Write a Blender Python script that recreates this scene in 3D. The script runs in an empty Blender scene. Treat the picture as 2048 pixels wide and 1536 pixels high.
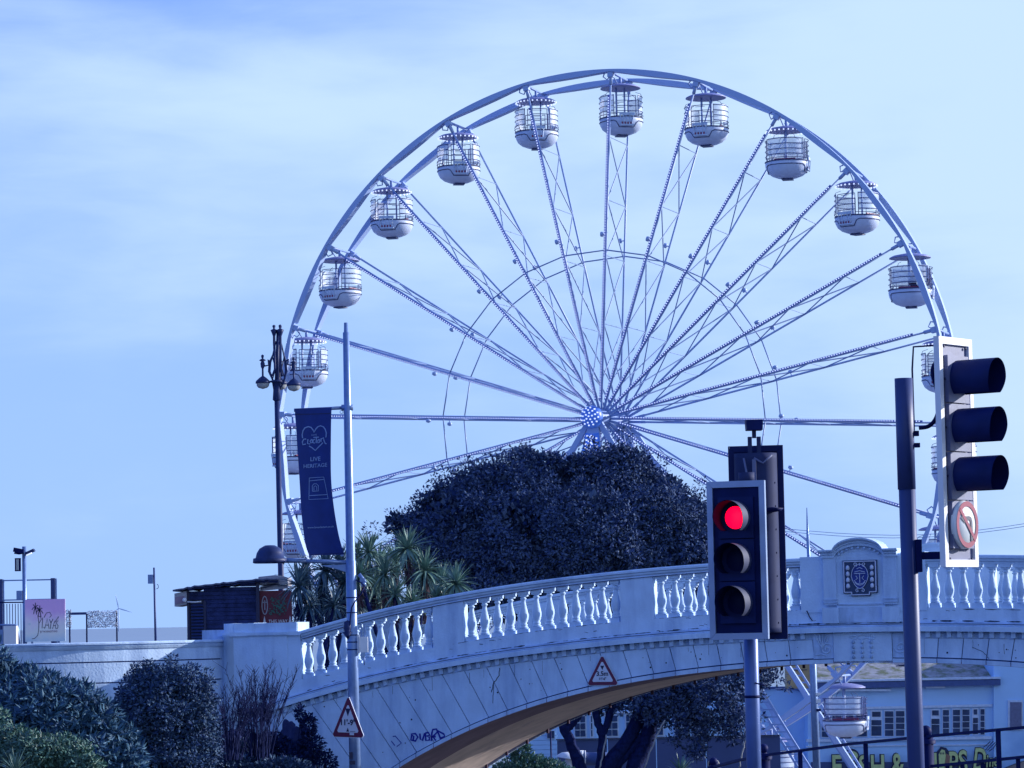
import bpy, bmesh, math, random
from math import sin, cos, pi, radians as R_, tan, atan2, sqrt, hypot
from mathutils import Vector, Matrix, noise
random.seed(7)
rnd = random.random
def U(a, b): return a + (b - a) * rnd()
C = bpy.context.scene.collection
sc = bpy.context.scene

# ------------------------------------------------------------------ camera, sky, sun, exposure
F_PX, PITCH, ROLL = 6170.0, 0.0763, 0.0202          # focal length in pixels of a 2048 wide frame
cam_d = bpy.data.cameras.new('camera'); cam = bpy.data.objects.new('camera', cam_d); C.objects.link(cam)
cam_d.sensor_width = 36.0; cam_d.lens = 36.0 * F_PX / 2048.0
cam_d.clip_start = 0.5; cam_d.clip_end = 90000
cam.matrix_world = Matrix.Rotation(pi / 2 + PITCH, 4, 'X') @ Matrix.Rotation(-ROLL, 4, 'Z')
sc.camera = cam

SUN_EL, SUN_AZ = R_(17.5), R_(73)                      # azimuth measured from +Y (view direction) towards +X
sun_dir = Vector((sin(SUN_AZ) * cos(SUN_EL), cos(SUN_AZ) * cos(SUN_EL), sin(SUN_EL)))
world = bpy.data.worlds.new('World'); sc.world = world; world.use_nodes = True
wn, wl = world.node_tree.nodes, world.node_tree.links
wn.clear()
w_out = wn.new('ShaderNodeOutputWorld'); w_bg = wn.new('ShaderNodeBackground'); w_bg.inputs['Strength'].default_value = 0.14
sky = wn.new('ShaderNodeTexSky'); sky.sky_type = 'NISHITA'; sky.sun_disc = False
sky.sun_elevation = SUN_EL; sky.sun_rotation = SUN_AZ; sky.ozone_density = 4.0; sky.air_density = 1.3; sky.dust_density = 0.6
tint = wn.new('ShaderNodeMix'); tint.data_type = 'RGBA'; tint.blend_type = 'MULTIPLY'; tint.inputs[0].default_value = 1.0
wl.new(sky.outputs[0], tint.inputs[6]); tint.inputs[7].default_value = (0.13, 0.42, 1.35, 1)
tc = wn.new('ShaderNodeTexCoord')
def cloud(scale, loc, lo, hi, detail=5.0, rough=0.55):
    mp = wn.new('ShaderNodeMapping'); mp.inputs['Scale'].default_value = scale; mp.inputs['Location'].default_value = loc
    wl.new(tc.outputs['Generated'], mp.inputs[0])
    nz = wn.new('ShaderNodeTexNoise'); nz.inputs['Scale'].default_value = 1.0; nz.inputs['Detail'].default_value = detail
    nz.inputs['Roughness'].default_value = rough; nz.inputs['Distortion'].default_value = 0.35
    wl.new(mp.outputs[0], nz.inputs['Vector'])
    mr = wn.new('ShaderNodeMapRange'); mr.inputs[1].default_value = lo; mr.inputs[2].default_value = hi; mr.interpolation_type = 'SMOOTHSTEP'
    wl.new(nz.outputs[0], mr.inputs[0])
    return mr.outputs[0]
sepz = wn.new('ShaderNodeSeparateXYZ'); wl.new(tc.outputs['Generated'], sepz.inputs[0])
def wmath(op, a, b, c=None, clamp=False):
    n = wn.new('ShaderNodeMath'); n.operation = op; n.use_clamp = clamp
    for i, v in enumerate((a, b, c)):
        if v is None: continue
        if isinstance(v, (int, float)): n.inputs[i].default_value = v
        else: wl.new(v, n.inputs[i])
    return n.outputs[0]
def wmix(f, a, b):
    n = wn.new('ShaderNodeMix'); n.data_type = 'RGBA'
    for k, v in ((0, f), (6, a), (7, b)):
        if isinstance(v, tuple): n.inputs[k].default_value = (*v, 1)
        elif isinstance(v, float): n.inputs[k].default_value = v
        else: wl.new(v, n.inputs[k])
    return n.outputs[2]
def wsmooth(v, lo, hi, o0=0.0, o1=1.0):
    n = wn.new('ShaderNodeMapRange'); n.interpolation_type = 'SMOOTHSTEP'; wl.new(v, n.inputs[0])
    for k, x in zip((1, 2, 3, 4), (lo, hi, o0, o1)): n.inputs[k].default_value = x
    return n.outputs[0]
X_, Z_ = sepz.outputs[0], sepz.outputs[2]
broad = cloud((4.2, 4.2, 9.0), (2.3, 0.4, 1.7), 0.0, 1.0, 4.0)          # thin cloud bank, thicker towards the right and higher up
wisp = cloud((11.0, 11.0, 50.0), (5.1, 3.3, 0.2), 0.0, 1.0, 7.0, 0.6)
v1 = wmath('MULTIPLY_ADD', X_, 2.1, wmath('MULTIPLY_ADD', Z_, 2.7, -0.10))
v2 = wmath('ADD', v1, wmath('MULTIPLY_ADD', broad, 1.1, -0.55))
v3 = wmath('ADD', v2, wmath('MULTIPLY_ADD', wisp, 0.36, -0.18))
bank = wsmooth(v3, -0.25, 0.60)
fade = wsmooth(Z_, 0.22, 0.60, 1.0, 0.25)
haze_f = wsmooth(Z_, 0.02, 0.42, 0.95, 0.0)
low = wmix(haze_f, tint.outputs[2], (2.40, 3.80, 6.9))
cmix = wn.new('ShaderNodeMix'); cmix.data_type = 'RGBA'; wl.new(wmath('MULTIPLY', bank, fade), cmix.inputs[0]); wl.new(low, cmix.inputs[6])
cmix.inputs[7].default_value = (3.65, 4.95, 6.8, 1)
wl.new(cmix.outputs[2], w_bg.inputs['Color']); wl.new(w_bg.outputs[0], w_out.inputs[0])

sun_d = bpy.data.lights.new('sun', 'SUN'); sun_d.energy = 5.0; sun_d.angle = R_(0.55); sun_d.color = (1.0, 0.97, 0.94)
sun = bpy.data.objects.new('sun', sun_d); C.objects.link(sun); sun.rotation_euler = sun_dir.to_track_quat('Z', 'Y').to_euler()
sun.location = (40, 10, 40)
vs = sc.view_settings; vs.view_transform = 'Standard'; vs.look = 'None'; vs.gamma = 1.0; vs.use_curve_mapping = False; vs.exposure = 0.22
sc.cycles.max_bounces = 7; sc.cycles.transparent_max_bounces = 16; sc.cycles.diffuse_bounces = 3

# ------------------------------------------------------------------ where things stand: a line of sight of the camera, at a distance
def place(px, py, d):
    xr, yr = px - 1024.0, 768.0 - py
    a = xr * cos(ROLL) + yr * sin(ROLL); u = -xr * sin(ROLL) + yr * cos(ROLL)
    v = Vector((a / F_PX, cos(PITCH) - u / F_PX * sin(PITCH), sin(PITCH) + u / F_PX * cos(PITCH)))
    return v * (d / v.y)
def plumb(px, py0, py1, d):                             # a vertical line: foot and top at one x, y
    a = place(px, py0, d); b = place(px, py1, d)
    return Vector((a.x, d, a.z)), Vector((a.x, d, b.z))

# ------------------------------------------------------------------ mesh building
class MB:
    def __init__(s): s.v = []; s.f = []; s.m = []; s.mi = 0; s.sm = []; s.smooth = False
    def add(s, vs, fs):
        n = len(s.v); s.v += [tuple(p) for p in vs]
        for f in fs: s.f.append(tuple(i + n for i in f)); s.m.append(s.mi); s.sm.append(s.smooth)
        return s
    def box(s, c, size, rz=0.0, M=None):
        hx, hy, hz = size[0] / 2, size[1] / 2, size[2] / 2
        ps = [Vector((x, y, z)) for x in (-hx, hx) for y in (-hy, hy) for z in (-hz, hz)]
        if M is None: M = Matrix.Rotation(rz, 3, 'Z')
        ps = [M @ p + Vector(c) for p in ps]
        return s.add(ps, [(0, 1, 3, 2), (4, 6, 7, 5), (0, 4, 5, 1), (2, 3, 7, 6), (0, 2, 6, 4), (1, 5, 7, 3)])
    def bar(s, a, b, w, h=None, up=(0, 0, 1)):           # square bar between two points
        a, b = Vector(a), Vector(b); h = h or w; d = (b - a); L = d.length
        if L < 1e-6: return s
        d.normalize(); up = Vector(up)
        if abs(d.dot(up)) > 0.99: up = Vector((0, 1, 0))
        x = d.cross(up).normalized(); y = x.cross(d).normalized()
        M = Matrix((x, d, y)).transposed()
        return s.box((a + b) / 2, (w, L, h), M=M)
    def tube(s, pts, r, n=8, cap=True):
        pts = [Vector(p) for p in pts]; rs = r if isinstance(r, (list, tuple)) else [r] * len(pts)
        vs, fs = [], []; prev = None
        for i, p in enumerate(pts):
            d = (pts[min(i + 1, len(pts) - 1)] - pts[max(i - 1, 0)]).normalized()
            if prev is None:
                a = Vector((0, 0, 1)) if abs(d.z) < 0.9 else Vector((1, 0, 0))
                x = d.cross(a).normalized()
            else:
                x = (prev - d * prev.dot(d)).normalized()
            prev = x; y = d.cross(x)
            for k in range(n):
                t = 2 * pi * k / n; vs.append(p + (x * cos(t) + y * sin(t)) * rs[i])
        for i in range(len(pts) - 1):
            for k in range(n):
                fs.append((i * n + k, i * n + (k + 1) % n, (i + 1) * n + (k + 1) % n, (i + 1) * n + k))
        s.smooth = True; s.add(vs, fs); s.smooth = False
        if cap: s.add(vs[:n], [tuple(range(n))[::-1]]); s.add(vs[-n:], [tuple(range(n))])
        return s
    def lathe(s, prof, n=24, c=(0, 0, 0), M=None, a0=0.0, a1=2 * pi, smooth=True):
        M = M or Matrix.Identity(3); c = Vector(c); full = abs(a1 - a0 - 2 * pi) < 1e-6; k_ = n if full else n + 1
        vs = []; fs = []
        for r, z in prof:
            for k in range(k_):
                t = a0 + (a1 - a0) * k / n; vs.append(M @ Vector((r * cos(t), r * sin(t), z)) + c)
        for i in range(len(prof) - 1):
            for k in range(n):
                k2 = (k + 1) % k_ if full else k + 1
                fs.append((i * k_ + k, i * k_ + k2, (i + 1) * k_ + k2, (i + 1) * k_ + k))
        s.smooth = smooth; s.add(vs, fs); s.smooth = False
        return s
    def prism(s, poly, y0, y1, fn=None):                 # polygon in x,z extruded along y (front y0, back y1)
        fn = fn or (lambda x, y, z: (x, y, z)); n = len(poly)
        vs = [fn(x, y0, z) for x, z in poly] + [fn(x, y1, z) for x, z in poly]
        fs = [tuple(range(n)), tuple(range(2 * n - 1, n - 1, -1))] + [(i, (i + 1) % n + 0, (i + 1) % n + n, i + n)[::-1] for i in range(n)]
        return s.add(vs, fs)
    def sweep(s, rings, closed=True, caps=True):
        n = len(rings[0]); vs = [p for r in rings for p in r]; fs = []
        for i in range(len(rings) - 1):
            for k in range(n if closed else n - 1):
                fs.append((i * n + k, i * n + (k + 1) % n, (i + 1) * n + (k + 1) % n, (i + 1) * n + k))
        s.add(vs, fs)
        if caps and closed: s.add(rings[0], [tuple(range(n))[::-1]]); s.add(rings[-1], [tuple(range(n))])
        return s
    def ribbon(s, pts, w, fn, y=0.0):                     # flat stroke in u,v mapped to a surface by fn(u, v, lift)
        q = [Vector((a, b)) for a, b in pts]; L = []
        for i, p in enumerate(q):
            d = (q[min(i + 1, len(q) - 1)] - q[max(i - 1, 0)])
            d = d.normalized() if d.length > 1e-9 else Vector((1, 0)); nrm = Vector((-d.y, d.x)) * w / 2
            L += [fn(p.x + nrm.x, p.y + nrm.y, y), fn(p.x - nrm.x, p.y - nrm.y, y)]
        return s.add(L, [(2 * i, 2 * i + 1, 2 * i + 3, 2 * i + 2) for i in range(len(q) - 1)])
    def mesh(s, name, mats):
        me = bpy.data.meshes.new(name); me.from_pydata(s.v, [], s.f)
        for m in (mats if isinstance(mats, (list, tuple)) else [mats]): me.materials.append(m)
        me.polygons.foreach_set('material_index', s.m); me.polygons.foreach_set('use_smooth', s.sm)
        me.update()
        bm = bmesh.new(); bm.from_mesh(me)
        if len(bm.verts) < 60000 and not getattr(s, 'keep', False):
            bmesh.ops.remove_doubles(bm, verts=bm.verts, dist=1e-5) if getattr(s, 'weld', True) else None
            bmesh.ops.recalc_face_normals(bm, faces=bm.faces)
        bm.to_mesh(me); bm.free()
        return me
    def build(s, name, mats, parent=None, **kw): return link(s.mesh(name, mats), name, parent, **kw)

def link(me, name, parent=None, loc=(0, 0, 0), rot=(0, 0, 0), scale=(1, 1, 1), kind=None, label=None):
    o = bpy.data.objects.new(name, me); C.objects.link(o); o.parent = parent
    o.location = loc; o.rotation_euler = rot; o.scale = scale
    if kind: o['kind'] = kind
    if label: o['label'] = label
    return o
def thing(name, label, cat, loc=(0, 0, 0), rz=0.0, group=None):
    o = bpy.data.objects.new(name, None); C.objects.link(o); o.location = loc; o.rotation_euler = (0, 0, rz)
    o.empty_display_size = 0.1
    return tag(o, label, cat, group)
def tag(o, label, cat, group=None):
    o['label'] = label; o['category'] = cat
    if group: o['group'] = group
    return o
def struct(o): o['kind'] = 'structure'; return o
def children(o): return [c for c in bpy.data.objects if c.parent == o]
def copy_tree(root, loc=None, rz=None, label=None):
    r = root.copy(); C.objects.link(r)
    if loc is not None: r.location = loc
    if rz is not None: r.rotation_euler = (0, 0, rz)
    if label: r['label'] = label
    for ch in children(root):
        c = ch.copy(); C.objects.link(c); c.parent = r
        for g in children(ch):
            d = g.copy(); C.objects.link(d); d.parent = c
    return r
def text_mesh(txt, size, ext=0.0, shear=0.0, bold=0.0, space=1.0, align='CENTER'):
    cu = bpy.data.curves.new('lettering', 'FONT'); cu.body = txt; cu.size = size; cu.extrude = ext; cu.shear = shear
    cu.offset = bold; cu.space_character = space; cu.align_x = align; cu.resolution_u = 3
    o = bpy.data.objects.new('lettering', cu); C.objects.link(o)
    me = bpy.data.meshes.new_from_object(o.evaluated_get(bpy.context.evaluated_depsgraph_get()))
    bpy.data.objects.remove(o); return me
def text_on(txt, size, fn, mat, parent, name='lettering', u=0.0, v=0.0, **kw):     # letters laid on a surface by fn(u, v, lift)
    me = text_mesh(txt, size, **kw)
    for p in me.vertices: p.co = Vector(fn(p.co.x + u, p.co.y + v, 0.004 + max(p.co.z, 0)))
    me.materials.clear(); me.materials.append(mat)
    return link(me, name, parent)

# ------------------------------------------------------------------ materials
def mat(name, col, rough=0.6, metal=0.0, var=0.12, scale=6.0, bump=0.0, bscale=40.0, spec=0.5, dirt=None, dscale=1.5, dlo=0.55, dhi=0.75,
        island=0.0, island_col=None, emit=0.0, emit_col=None, streak=False, trans=0.0):
    m = bpy.data.materials.new(name); m.use_nodes = True; nt = m.node_tree; N, L = nt.nodes, nt.links
    b = N['Principled BSDF']; b.inputs['Roughness'].default_value = rough; b.inputs['Metallic'].default_value = metal
    b.inputs['Specular IOR Level'].default_value = spec
    tcn = N.new('ShaderNodeTexCoord'); nz = N.new('ShaderNodeTexNoise'); nz.inputs['Scale'].default_value = scale; nz.inputs['Detail'].default_value = 6
    L.new(tcn.outputs['Object'], nz.inputs['Vector'])
    mr = N.new('ShaderNodeMapRange'); mr.inputs[1].default_value = 0.3; mr.inputs[2].default_value = 0.7
    mr.inputs[3].default_value = 1 - var; mr.inputs[4].default_value = 1 + var; L.new(nz.outputs[0], mr.inputs[0])
    mul = N.new('ShaderNodeMix'); mul.data_type = 'RGBA'; mul.blend_type = 'MULTIPLY'; mul.inputs[0].default_value = 1
    mul.inputs[6].default_value = (*col, 1); L.new(mr.outputs[0], mul.inputs[7]); cur = mul.outputs[2]
    if dirt:
        mp = N.new('ShaderNodeMapping'); mp.inputs['Scale'].default_value = (1, 1, 0.18) if streak else (1, 1, 1); L.new(tcn.outputs['Object'], mp.inputs[0])
        n2 = N.new('ShaderNodeTexNoise'); n2.inputs['Scale'].default_value = dscale; n2.inputs['Detail'].default_value = 8; n2.inputs['Roughness'].default_value = 0.65
        L.new(mp.outputs[0], n2.inputs['Vector'])
        r2 = N.new('ShaderNodeMapRange'); r2.inputs[1].default_value = dlo; r2.inputs[2].default_value = dhi; L.new(n2.outputs[0], r2.inputs[0])
        mi = N.new('ShaderNodeMix'); mi.data_type = 'RGBA'; L.new(r2.outputs[0], mi.inputs[0]); L.new(cur, mi.inputs[6]); mi.inputs[7].default_value = (*dirt, 1); cur = mi.outputs[2]
    if island:
        g = N.new('ShaderNodeNewGeometry'); mi = N.new('ShaderNodeMix'); mi.data_type = 'RGBA'
        rr = N.new('ShaderNodeMapRange'); rr.inputs[3].default_value = 0; rr.inputs[4].default_value = island; L.new(g.outputs['Random Per Island'], rr.inputs[0])
        L.new(rr.outputs[0], mi.inputs[0]); L.new(cur, mi.inputs[6]); mi.inputs[7].default_value = (*island_col, 1); cur = mi.outputs[2]
    L.new(cur, b.inputs['Base Color'])
    if bump:
        n3 = N.new('ShaderNodeTexNoise'); n3.inputs['Scale'].default_value = bscale; n3.inputs['Detail'].default_value = 4; L.new(tcn.outputs['Object'], n3.inputs['Vector'])
        bp = N.new('ShaderNodeBump'); bp.inputs['Strength'].default_value = bump; bp.inputs['Distance'].default_value = 0.02
        L.new(n3.outputs[0], bp.inputs['Height']); L.new(bp.outputs[0], b.inputs['Normal'])
    if emit: b.inputs['Emission Color'].default_value = (*(emit_col or col), 1); b.inputs['Emission Strength'].default_value = emit
    if trans: b.inputs['Alpha'].default_value = trans
    return m
M = {}
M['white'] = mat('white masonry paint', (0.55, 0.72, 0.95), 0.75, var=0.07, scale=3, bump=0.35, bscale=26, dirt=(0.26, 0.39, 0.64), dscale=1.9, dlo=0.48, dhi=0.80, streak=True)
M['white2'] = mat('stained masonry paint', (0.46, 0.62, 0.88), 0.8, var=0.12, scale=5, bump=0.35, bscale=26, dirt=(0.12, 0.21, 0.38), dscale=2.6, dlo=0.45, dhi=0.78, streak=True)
M['gap'] = mat('dark joint and shadow line', (0.025, 0.05, 0.18), 0.9)
M['moss'] = mat('black moss', (0.012, 0.022, 0.06), 0.95)
M['soffit'] = mat('bare ochre soffit', (0.82, 0.66, 0.60), 0.85, var=0.15, scale=2, bump=0.5, bscale=3, dirt=(0.46, 0.36, 0.40), dscale=1.2)
M['rib'] = mat('dark purple brown', (0.30, 0.22, 0.30), 0.85, var=0.2, scale=2, bump=0.3)  # darker tone carries the shade of the near soffit band; also hut panel
M['peg'] = mat('rusty peg', (0.05, 0.028, 0.06), 0.9)
M['wheelpaint'] = mat('wheel paint', (0.34, 0.46, 0.76), 0.45, var=0.04, scale=1)
M['wheelrod'] = mat('wheel rod paint', (0.22, 0.32, 0.60), 0.5, var=0.04)
M['strip'] = mat('lamp strip channel', (0.10, 0.15, 0.52), 0.5)
M['led'] = mat('small white lamps', (0.75, 0.80, 0.95), 0.3, emit=0.9, emit_col=(0.62, 0.72, 1.0))
M['ledblue'] = mat('blue lit panel', (0.04, 0.12, 0.50), 0.4, emit=0.18, emit_col=(0.06, 0.22, 1.0))
M['gonroof'] = mat('gondola roof', (0.26, 0.28, 0.56), 0.45, var=0.04)
M['gonbowl'] = mat('gondola shell', (0.58, 0.67, 0.88), 0.4, var=0.04)
M['cage'] = mat('cage bars', (0.05, 0.075, 0.24), 0.6, spec=0.2)
M['trim'] = mat('dark trim', (0.035, 0.05, 0.16), 0.5)
M['red'] = mat('dull red seat', (0.22, 0.03, 0.10), 0.5)
M['glass'] = mat('curved clear panel', (0.72, 0.82, 1.0), 0.35, trans=0.62, spec=0.5)
M['black'] = mat('black plastic', (0.003, 0.012, 0.095), 0.55, var=0.2, spec=0.2)
M['blackb'] = mat('black backing board', (0.003, 0.011, 0.09), 0.6, var=0.25, spec=0.15)
M['alu'] = mat('aluminium edging', (0.30, 0.38, 0.58), 0.35, metal=0.3, var=0.08)
M['whiteedge'] = mat('white edging', (0.78, 0.80, 0.86), 0.4, var=0.04)
M['panelgrey'] = mat('grey signal door', (0.13, 0.15, 0.28), 0.5, var=0.12, dirt=(0.05, 0.06, 0.16), dscale=8)
M['housing'] = mat('dull grey housing', (0.024, 0.036, 0.11), 0.7, var=0.12, dirt=(0.012, 0.02, 0.08), dscale=5, spec=0.2)
M['polegrey'] = mat('blue grey painted pole', (0.028, 0.055, 0.20), 0.5, var=0.10, dirt=(0.02, 0.035, 0.12), dscale=5, streak=True)
M['pole_mid'] = mat('blue grey pole', (0.07, 0.13, 0.36), 0.4, metal=0.2, var=0.12, scale=8)
M['galv'] = mat('galvanised steel', (0.17, 0.27, 0.52), 0.38, metal=0.3, var=0.10, scale=14)
M['redlamp'] = mat('lit red lens', (0.6, 0.0, 0.03), 0.4, emit=3.0, emit_col=(1.0, 0.0, 0.02))
M['deadlens'] = mat('dark lens', (0.003, 0.008, 0.07), 0.5, spec=0.15)
M['visorout'] = mat('visor outer skin', (0.03, 0.04, 0.10), 0.6)
M['visorin'] = mat('visor lining', (0.003, 0.008, 0.07), 0.8, spec=0.1)
M['signwhite'] = mat('sign face', (0.62, 0.68, 0.82), 0.45, var=0.04)
M['signlit'] = mat('no turn sign face', (0.66, 0.72, 0.78), 0.4)
M['ringred'] = mat('prohibition red', (0.26, 0.010, 0.07), 0.6)
M['signred'] = mat('sign red', (0.13, 0.010, 0.055), 0.5, var=0.1)
M['signblack'] = mat('sign black', (0.010, 0.015, 0.07), 0.5)
M['iron'] = mat('black iron', (0.003, 0.010, 0.085), 0.6, var=0.2, spec=0.12)
M['lampiron'] = mat('dark lamp iron', (0.018, 0.035, 0.13), 0.5, var=0.2, spec=0.25)
M['globe'] = mat('milky glass', (0.40, 0.42, 0.45), 0.2, var=0.1)
M['banner'] = mat('navy banner cloth', (0.010, 0.035, 0.22), 0.8, var=0.1, bump=0.1)
M['bannerink'] = mat('pale banner ink', (0.22, 0.33, 0.62), 0.8)
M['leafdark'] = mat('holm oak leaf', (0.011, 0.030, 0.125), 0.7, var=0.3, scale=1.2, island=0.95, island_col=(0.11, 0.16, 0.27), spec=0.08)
M['leafbush'] = mat('shrub leaf', (0.015, 0.055, 0.14), 0.6, var=0.3, scale=1.5, island=0.9, island_col=(0.085, 0.19, 0.27), spec=0.2)
M['leafbush2'] = mat('dull shrub leaf', (0.014, 0.034, 0.12), 0.6, var=0.3, scale=1.5, island=0.95, island_col=(0.085, 0.15, 0.24), spec=0.12)
M['ivy'] = mat('ivy leaf', (0.004, 0.014, 0.085), 0.7, var=0.3, island=0.6, island_col=(0.02, 0.04, 0.12), spec=0.1)
M['leafgreen'] = mat('bright shrub leaf', (0.035, 0.09, 0.09), 0.55, var=0.3, island=0.9, island_col=(0.11, 0.24, 0.18))
M['palm'] = mat('cordyline leaf', (0.12, 0.22, 0.19), 0.45, var=0.25)
M['palm2'] = mat('cordyline leaf blue', (0.045, 0.10, 0.15), 0.5, var=0.2)
M['deadpalm'] = mat('dead cordyline leaf', (0.085, 0.05, 0.075), 0.8, var=0.3)
M['bark'] = mat('dark bark', (0.010, 0.018, 0.085), 0.9, var=0.4, scale=12, bump=0.8, bscale=18, spec=0.1)
M['twig'] = mat('dry twigs', (0.016, 0.024, 0.09), 0.9, var=0.3, spec=0.1)
M['rock'] = mat('dark rock', (0.025, 0.035, 0.11), 0.95, var=0.35, scale=2.5, bump=0.9, bscale=5, spec=0.1)
M['soil'] = mat('bank soil', (0.045, 0.05, 0.07), 1.0, var=0.3, scale=0.8, bump=0.5, bscale=6)
M['asphalt'] = mat('asphalt', (0.05, 0.055, 0.065), 0.9, var=0.2, scale=2, bump=0.3)
M['paving'] = mat('paving', (0.20, 0.20, 0.22), 0.85, var=0.15, scale=1, bump=0.2)
M['sea'] = mat('grey blue sea', (0.20, 0.27, 0.38), 0.35, var=0.10, scale=0.004, bump=0.4, bscale=0.6)
M['wood'] = mat('dark stained boards', (0.030, 0.044, 0.14), 0.85, var=0.45, scale=5, bump=0.3, spec=0.15)
M['felt'] = mat('roofing felt', (0.09, 0.11, 0.20), 0.9, var=0.25, bump=0.3)
M['hutred'] = mat('hut red board', (0.17, 0.03, 0.05), 0.7, var=0.2)
M['hutgreen'] = mat('painted foliage', (0.05, 0.16, 0.13), 0.7, var=0.4, scale=20)
M['beige'] = mat('pale fascia', (0.40, 0.40, 0.46), 0.7)
M['bluewall'] = mat('pale blue render', (0.38, 0.62, 0.95), 0.8, var=0.05, scale=0.6, bump=0.1, dirt=(0.26, 0.46, 0.80), dscale=.25)
M['winframe'] = mat('window frame paint', (0.50, 0.62, 0.82), 0.5)
M['pane'] = mat('window glass', (0.02, 0.05, 0.13), 0.08, var=0.4, scale=2.0, spec=0.9)
M['mossroof'] = mat('mossy roof', (0.33, 0.34, 0.38), 0.95, var=0.25, scale=3, bump=0.9, bscale=4, dirt=(0.12, 0.15, 0.07), dscale=1.4, dlo=0.45, dhi=0.62)
M['fascia'] = mat('navy fascia', (0.045, 0.09, 0.27), 0.6)
M['greywall'] = mat('slate blue hoarding', (0.06, 0.09, 0.22), 0.8, var=0.1, scale=1)
M['ochrebox'] = mat('ochre board', (0.36, 0.28, 0.16), 0.7, var=0.08)
M['yellow'] = mat('yellow green letters', (0.50, 0.60, 0.26), 0.5)
M['navyink'] = mat('navy outline', (0.008, 0.014, 0.07), 0.6)
M['brownink'] = mat('brown chip box', (0.25, 0.14, 0.10), 0.6)
M['cream'] = mat('white pipe', (0.72, 0.76, 0.84), 0.4)
M['graffiti'] = mat('blue spray paint', (0.012, 0.02, 0.33), 0.6)
M['skin'] = mat('skin', (0.30, 0.18, 0.16), 0.6)
M['cloth'] = mat('dark clothes', (0.02, 0.02, 0.06), 0.8)
M['netting'] = mat('pale wind break', (0.55, 0.60, 0.72), 0.8, var=0.45, scale=14)
M['turbine'] = mat('turbine paint', (0.50, 0.60, 0.80), 0.5)
M['concrete'] = mat('concrete', (0.3, 0.31, 0.34), 0.9, var=0.2, bump=0.3)
M['emblemblue'] = mat('emblem blue', (0.010, 0.035, 0.25), 0.5)
M['emblemdark'] = mat('emblem field', (0.02, 0.05, 0.14), 0.5)
M['emblemrelief'] = mat('emblem relief', (0.62, 0.68, 0.88), 0.5)

# ------------------------------------------------------------------ ground and sea
def sstep(a, b, x):
    t = max(0.0, min(1.0, (x - a) / (b - a))); return t * t * (3 - 2 * t)
def lerp(a, b, t): return a + (b - a) * t
def road_z(y):
    if y < 60: return -1.6 - 0.05 * max(y, -40)
    if y < 130: return lerp(-4.6, -8.6, (y - 60) / 70)
    return -8.6
def ground_z(x, y):
    r = road_z(y)
    prom = -1.35 if y < 96 else lerp(-1.35, -8.6, sstep(96, 118, y))
    left_edge = lerp(-2.9 - 0.03 * y, -3.3, sstep(30, 40, y)) if y < 55 else -5.2
    bank = lerp(r, -2.25, sstep(8, 30, y)) if y < 55 else prom
    z = lerp(r, bank, sstep(left_edge, left_edge - (lerp(3.2, 1.4, sstep(30, 40, y)) if y < 55 else 1.5), x))
    right = lerp(r, -1.95 if y < 40 else -3.0, sstep(3.5, 26, y)) if y < 50 else lerp(r, -6.0, 0.4)
    z = lerp(z, max(r, right), sstep(2.2 + 0.13 * y, 3.6 + 0.15 * y, x)) if x > 0 else z
    if y > 180: z = lerp(z, -14, sstep(180, 215, y))
    return z
g = MB(); xs = [-400, -200, -100, -60] + [-40 + 1.0 * i for i in range(81)] + [60, 100, 200, 400]; ys = [-80, -40, -20] + [1.5 * i for i in range(150)]
vs_ = [(x, y, ground_z(x, y) + 0.05 * noise.noise(Vector((x * .7, y * .7, 0)))) for y in ys for x in xs]; nx = len(xs)
fs_ = [(j * nx + i, j * nx + i + 1, (j + 1) * nx + i + 1, (j + 1) * nx + i) for j in range(len(ys) - 1) for i in range(nx - 1)]
g.smooth = True; g.add(vs_, fs_)
struct(g.build('ground', M['soil']))
g = MB(); rings = []
for y in [-60 + 4 * i for i in range(60)]:
    z = road_z(y) + 0.07; w0, w1 = -2.6 - 0.02 * y, 2.0 + 0.06 * y
    rings.append([(w0, y, z), (w1, y, z)])
g.sweep(rings, closed=False); struct(g.build('road', M['asphalt']))
g = MB(); g.add([(-40000, 150, -11), (40000, 150, -11), (40000, 60000, -11), (-40000, 60000, -11)], [(0, 1, 2, 3)])
struct(g.build('sea', M['sea']))
g = MB(); g.box((8, 148, -8.9), (60, 50, 0.8)); struct(g.build('pier_deck', M['paving']))

# ------------------------------------------------------------------ footbridge (local x along the bridge, local y through it)
BY = R_(22); S0 = 6.45; W = 5.3
def zr(t): s = min(abs(t - S0), 13.5); return .98 - .0070 * s * s - 2.16e-5 * s ** 4       # top of the coping
def zi(t): s = abs(t - S0); return -.86 - .01417 * s * s - 1.146e-4 * s ** 4               # edge of the arch
bridge = thing('footbridge', 'white arched footbridge with balustrade spanning the road cutting', 'bridge', (0, 56, 0), -BY)
TL, TR = -4.36, 2 * S0 + 4.36
def frange(a, b, st): n = max(1, int(round((b - a) / st))); return [a + (b - a) * i / n for i in range(n + 1)]
def along(prof, a, b, st=0.3, zf=zr, flip=False):
    mb = MB(); rings = []
    for t in frange(a, b, st):
        rings.append([(t, (W - y) if flip else y, zf(t) + z) for y, z in prof])
    return mb.sweep(rings)
COP = [(-.05, -.02), (-.03, 0), (.27, 0), (.29, -.02), (.29, -.055), (.25, -.07), (.25, -.10), (.22, -.125), (.22, -.15), (.02, -.15), (.02, -.125), (-.01, -.10), (-.01, -.07), (-.05, -.055)]
PLI = [(0, -.9), (.24, -.9), (.24, -1.2), (0, -1.2)]
COR = [(-.10, -1.17), (-.10, -1.20), (-.085, -1.21), (-.14, -1.225), (-.14, -1.31), (.1, -1.31), (.1, -1.17)]
FIL = [(-.045, -1.145), (-.045, -1.172), (.02, -1.172), (.02, -1.145)]
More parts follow.
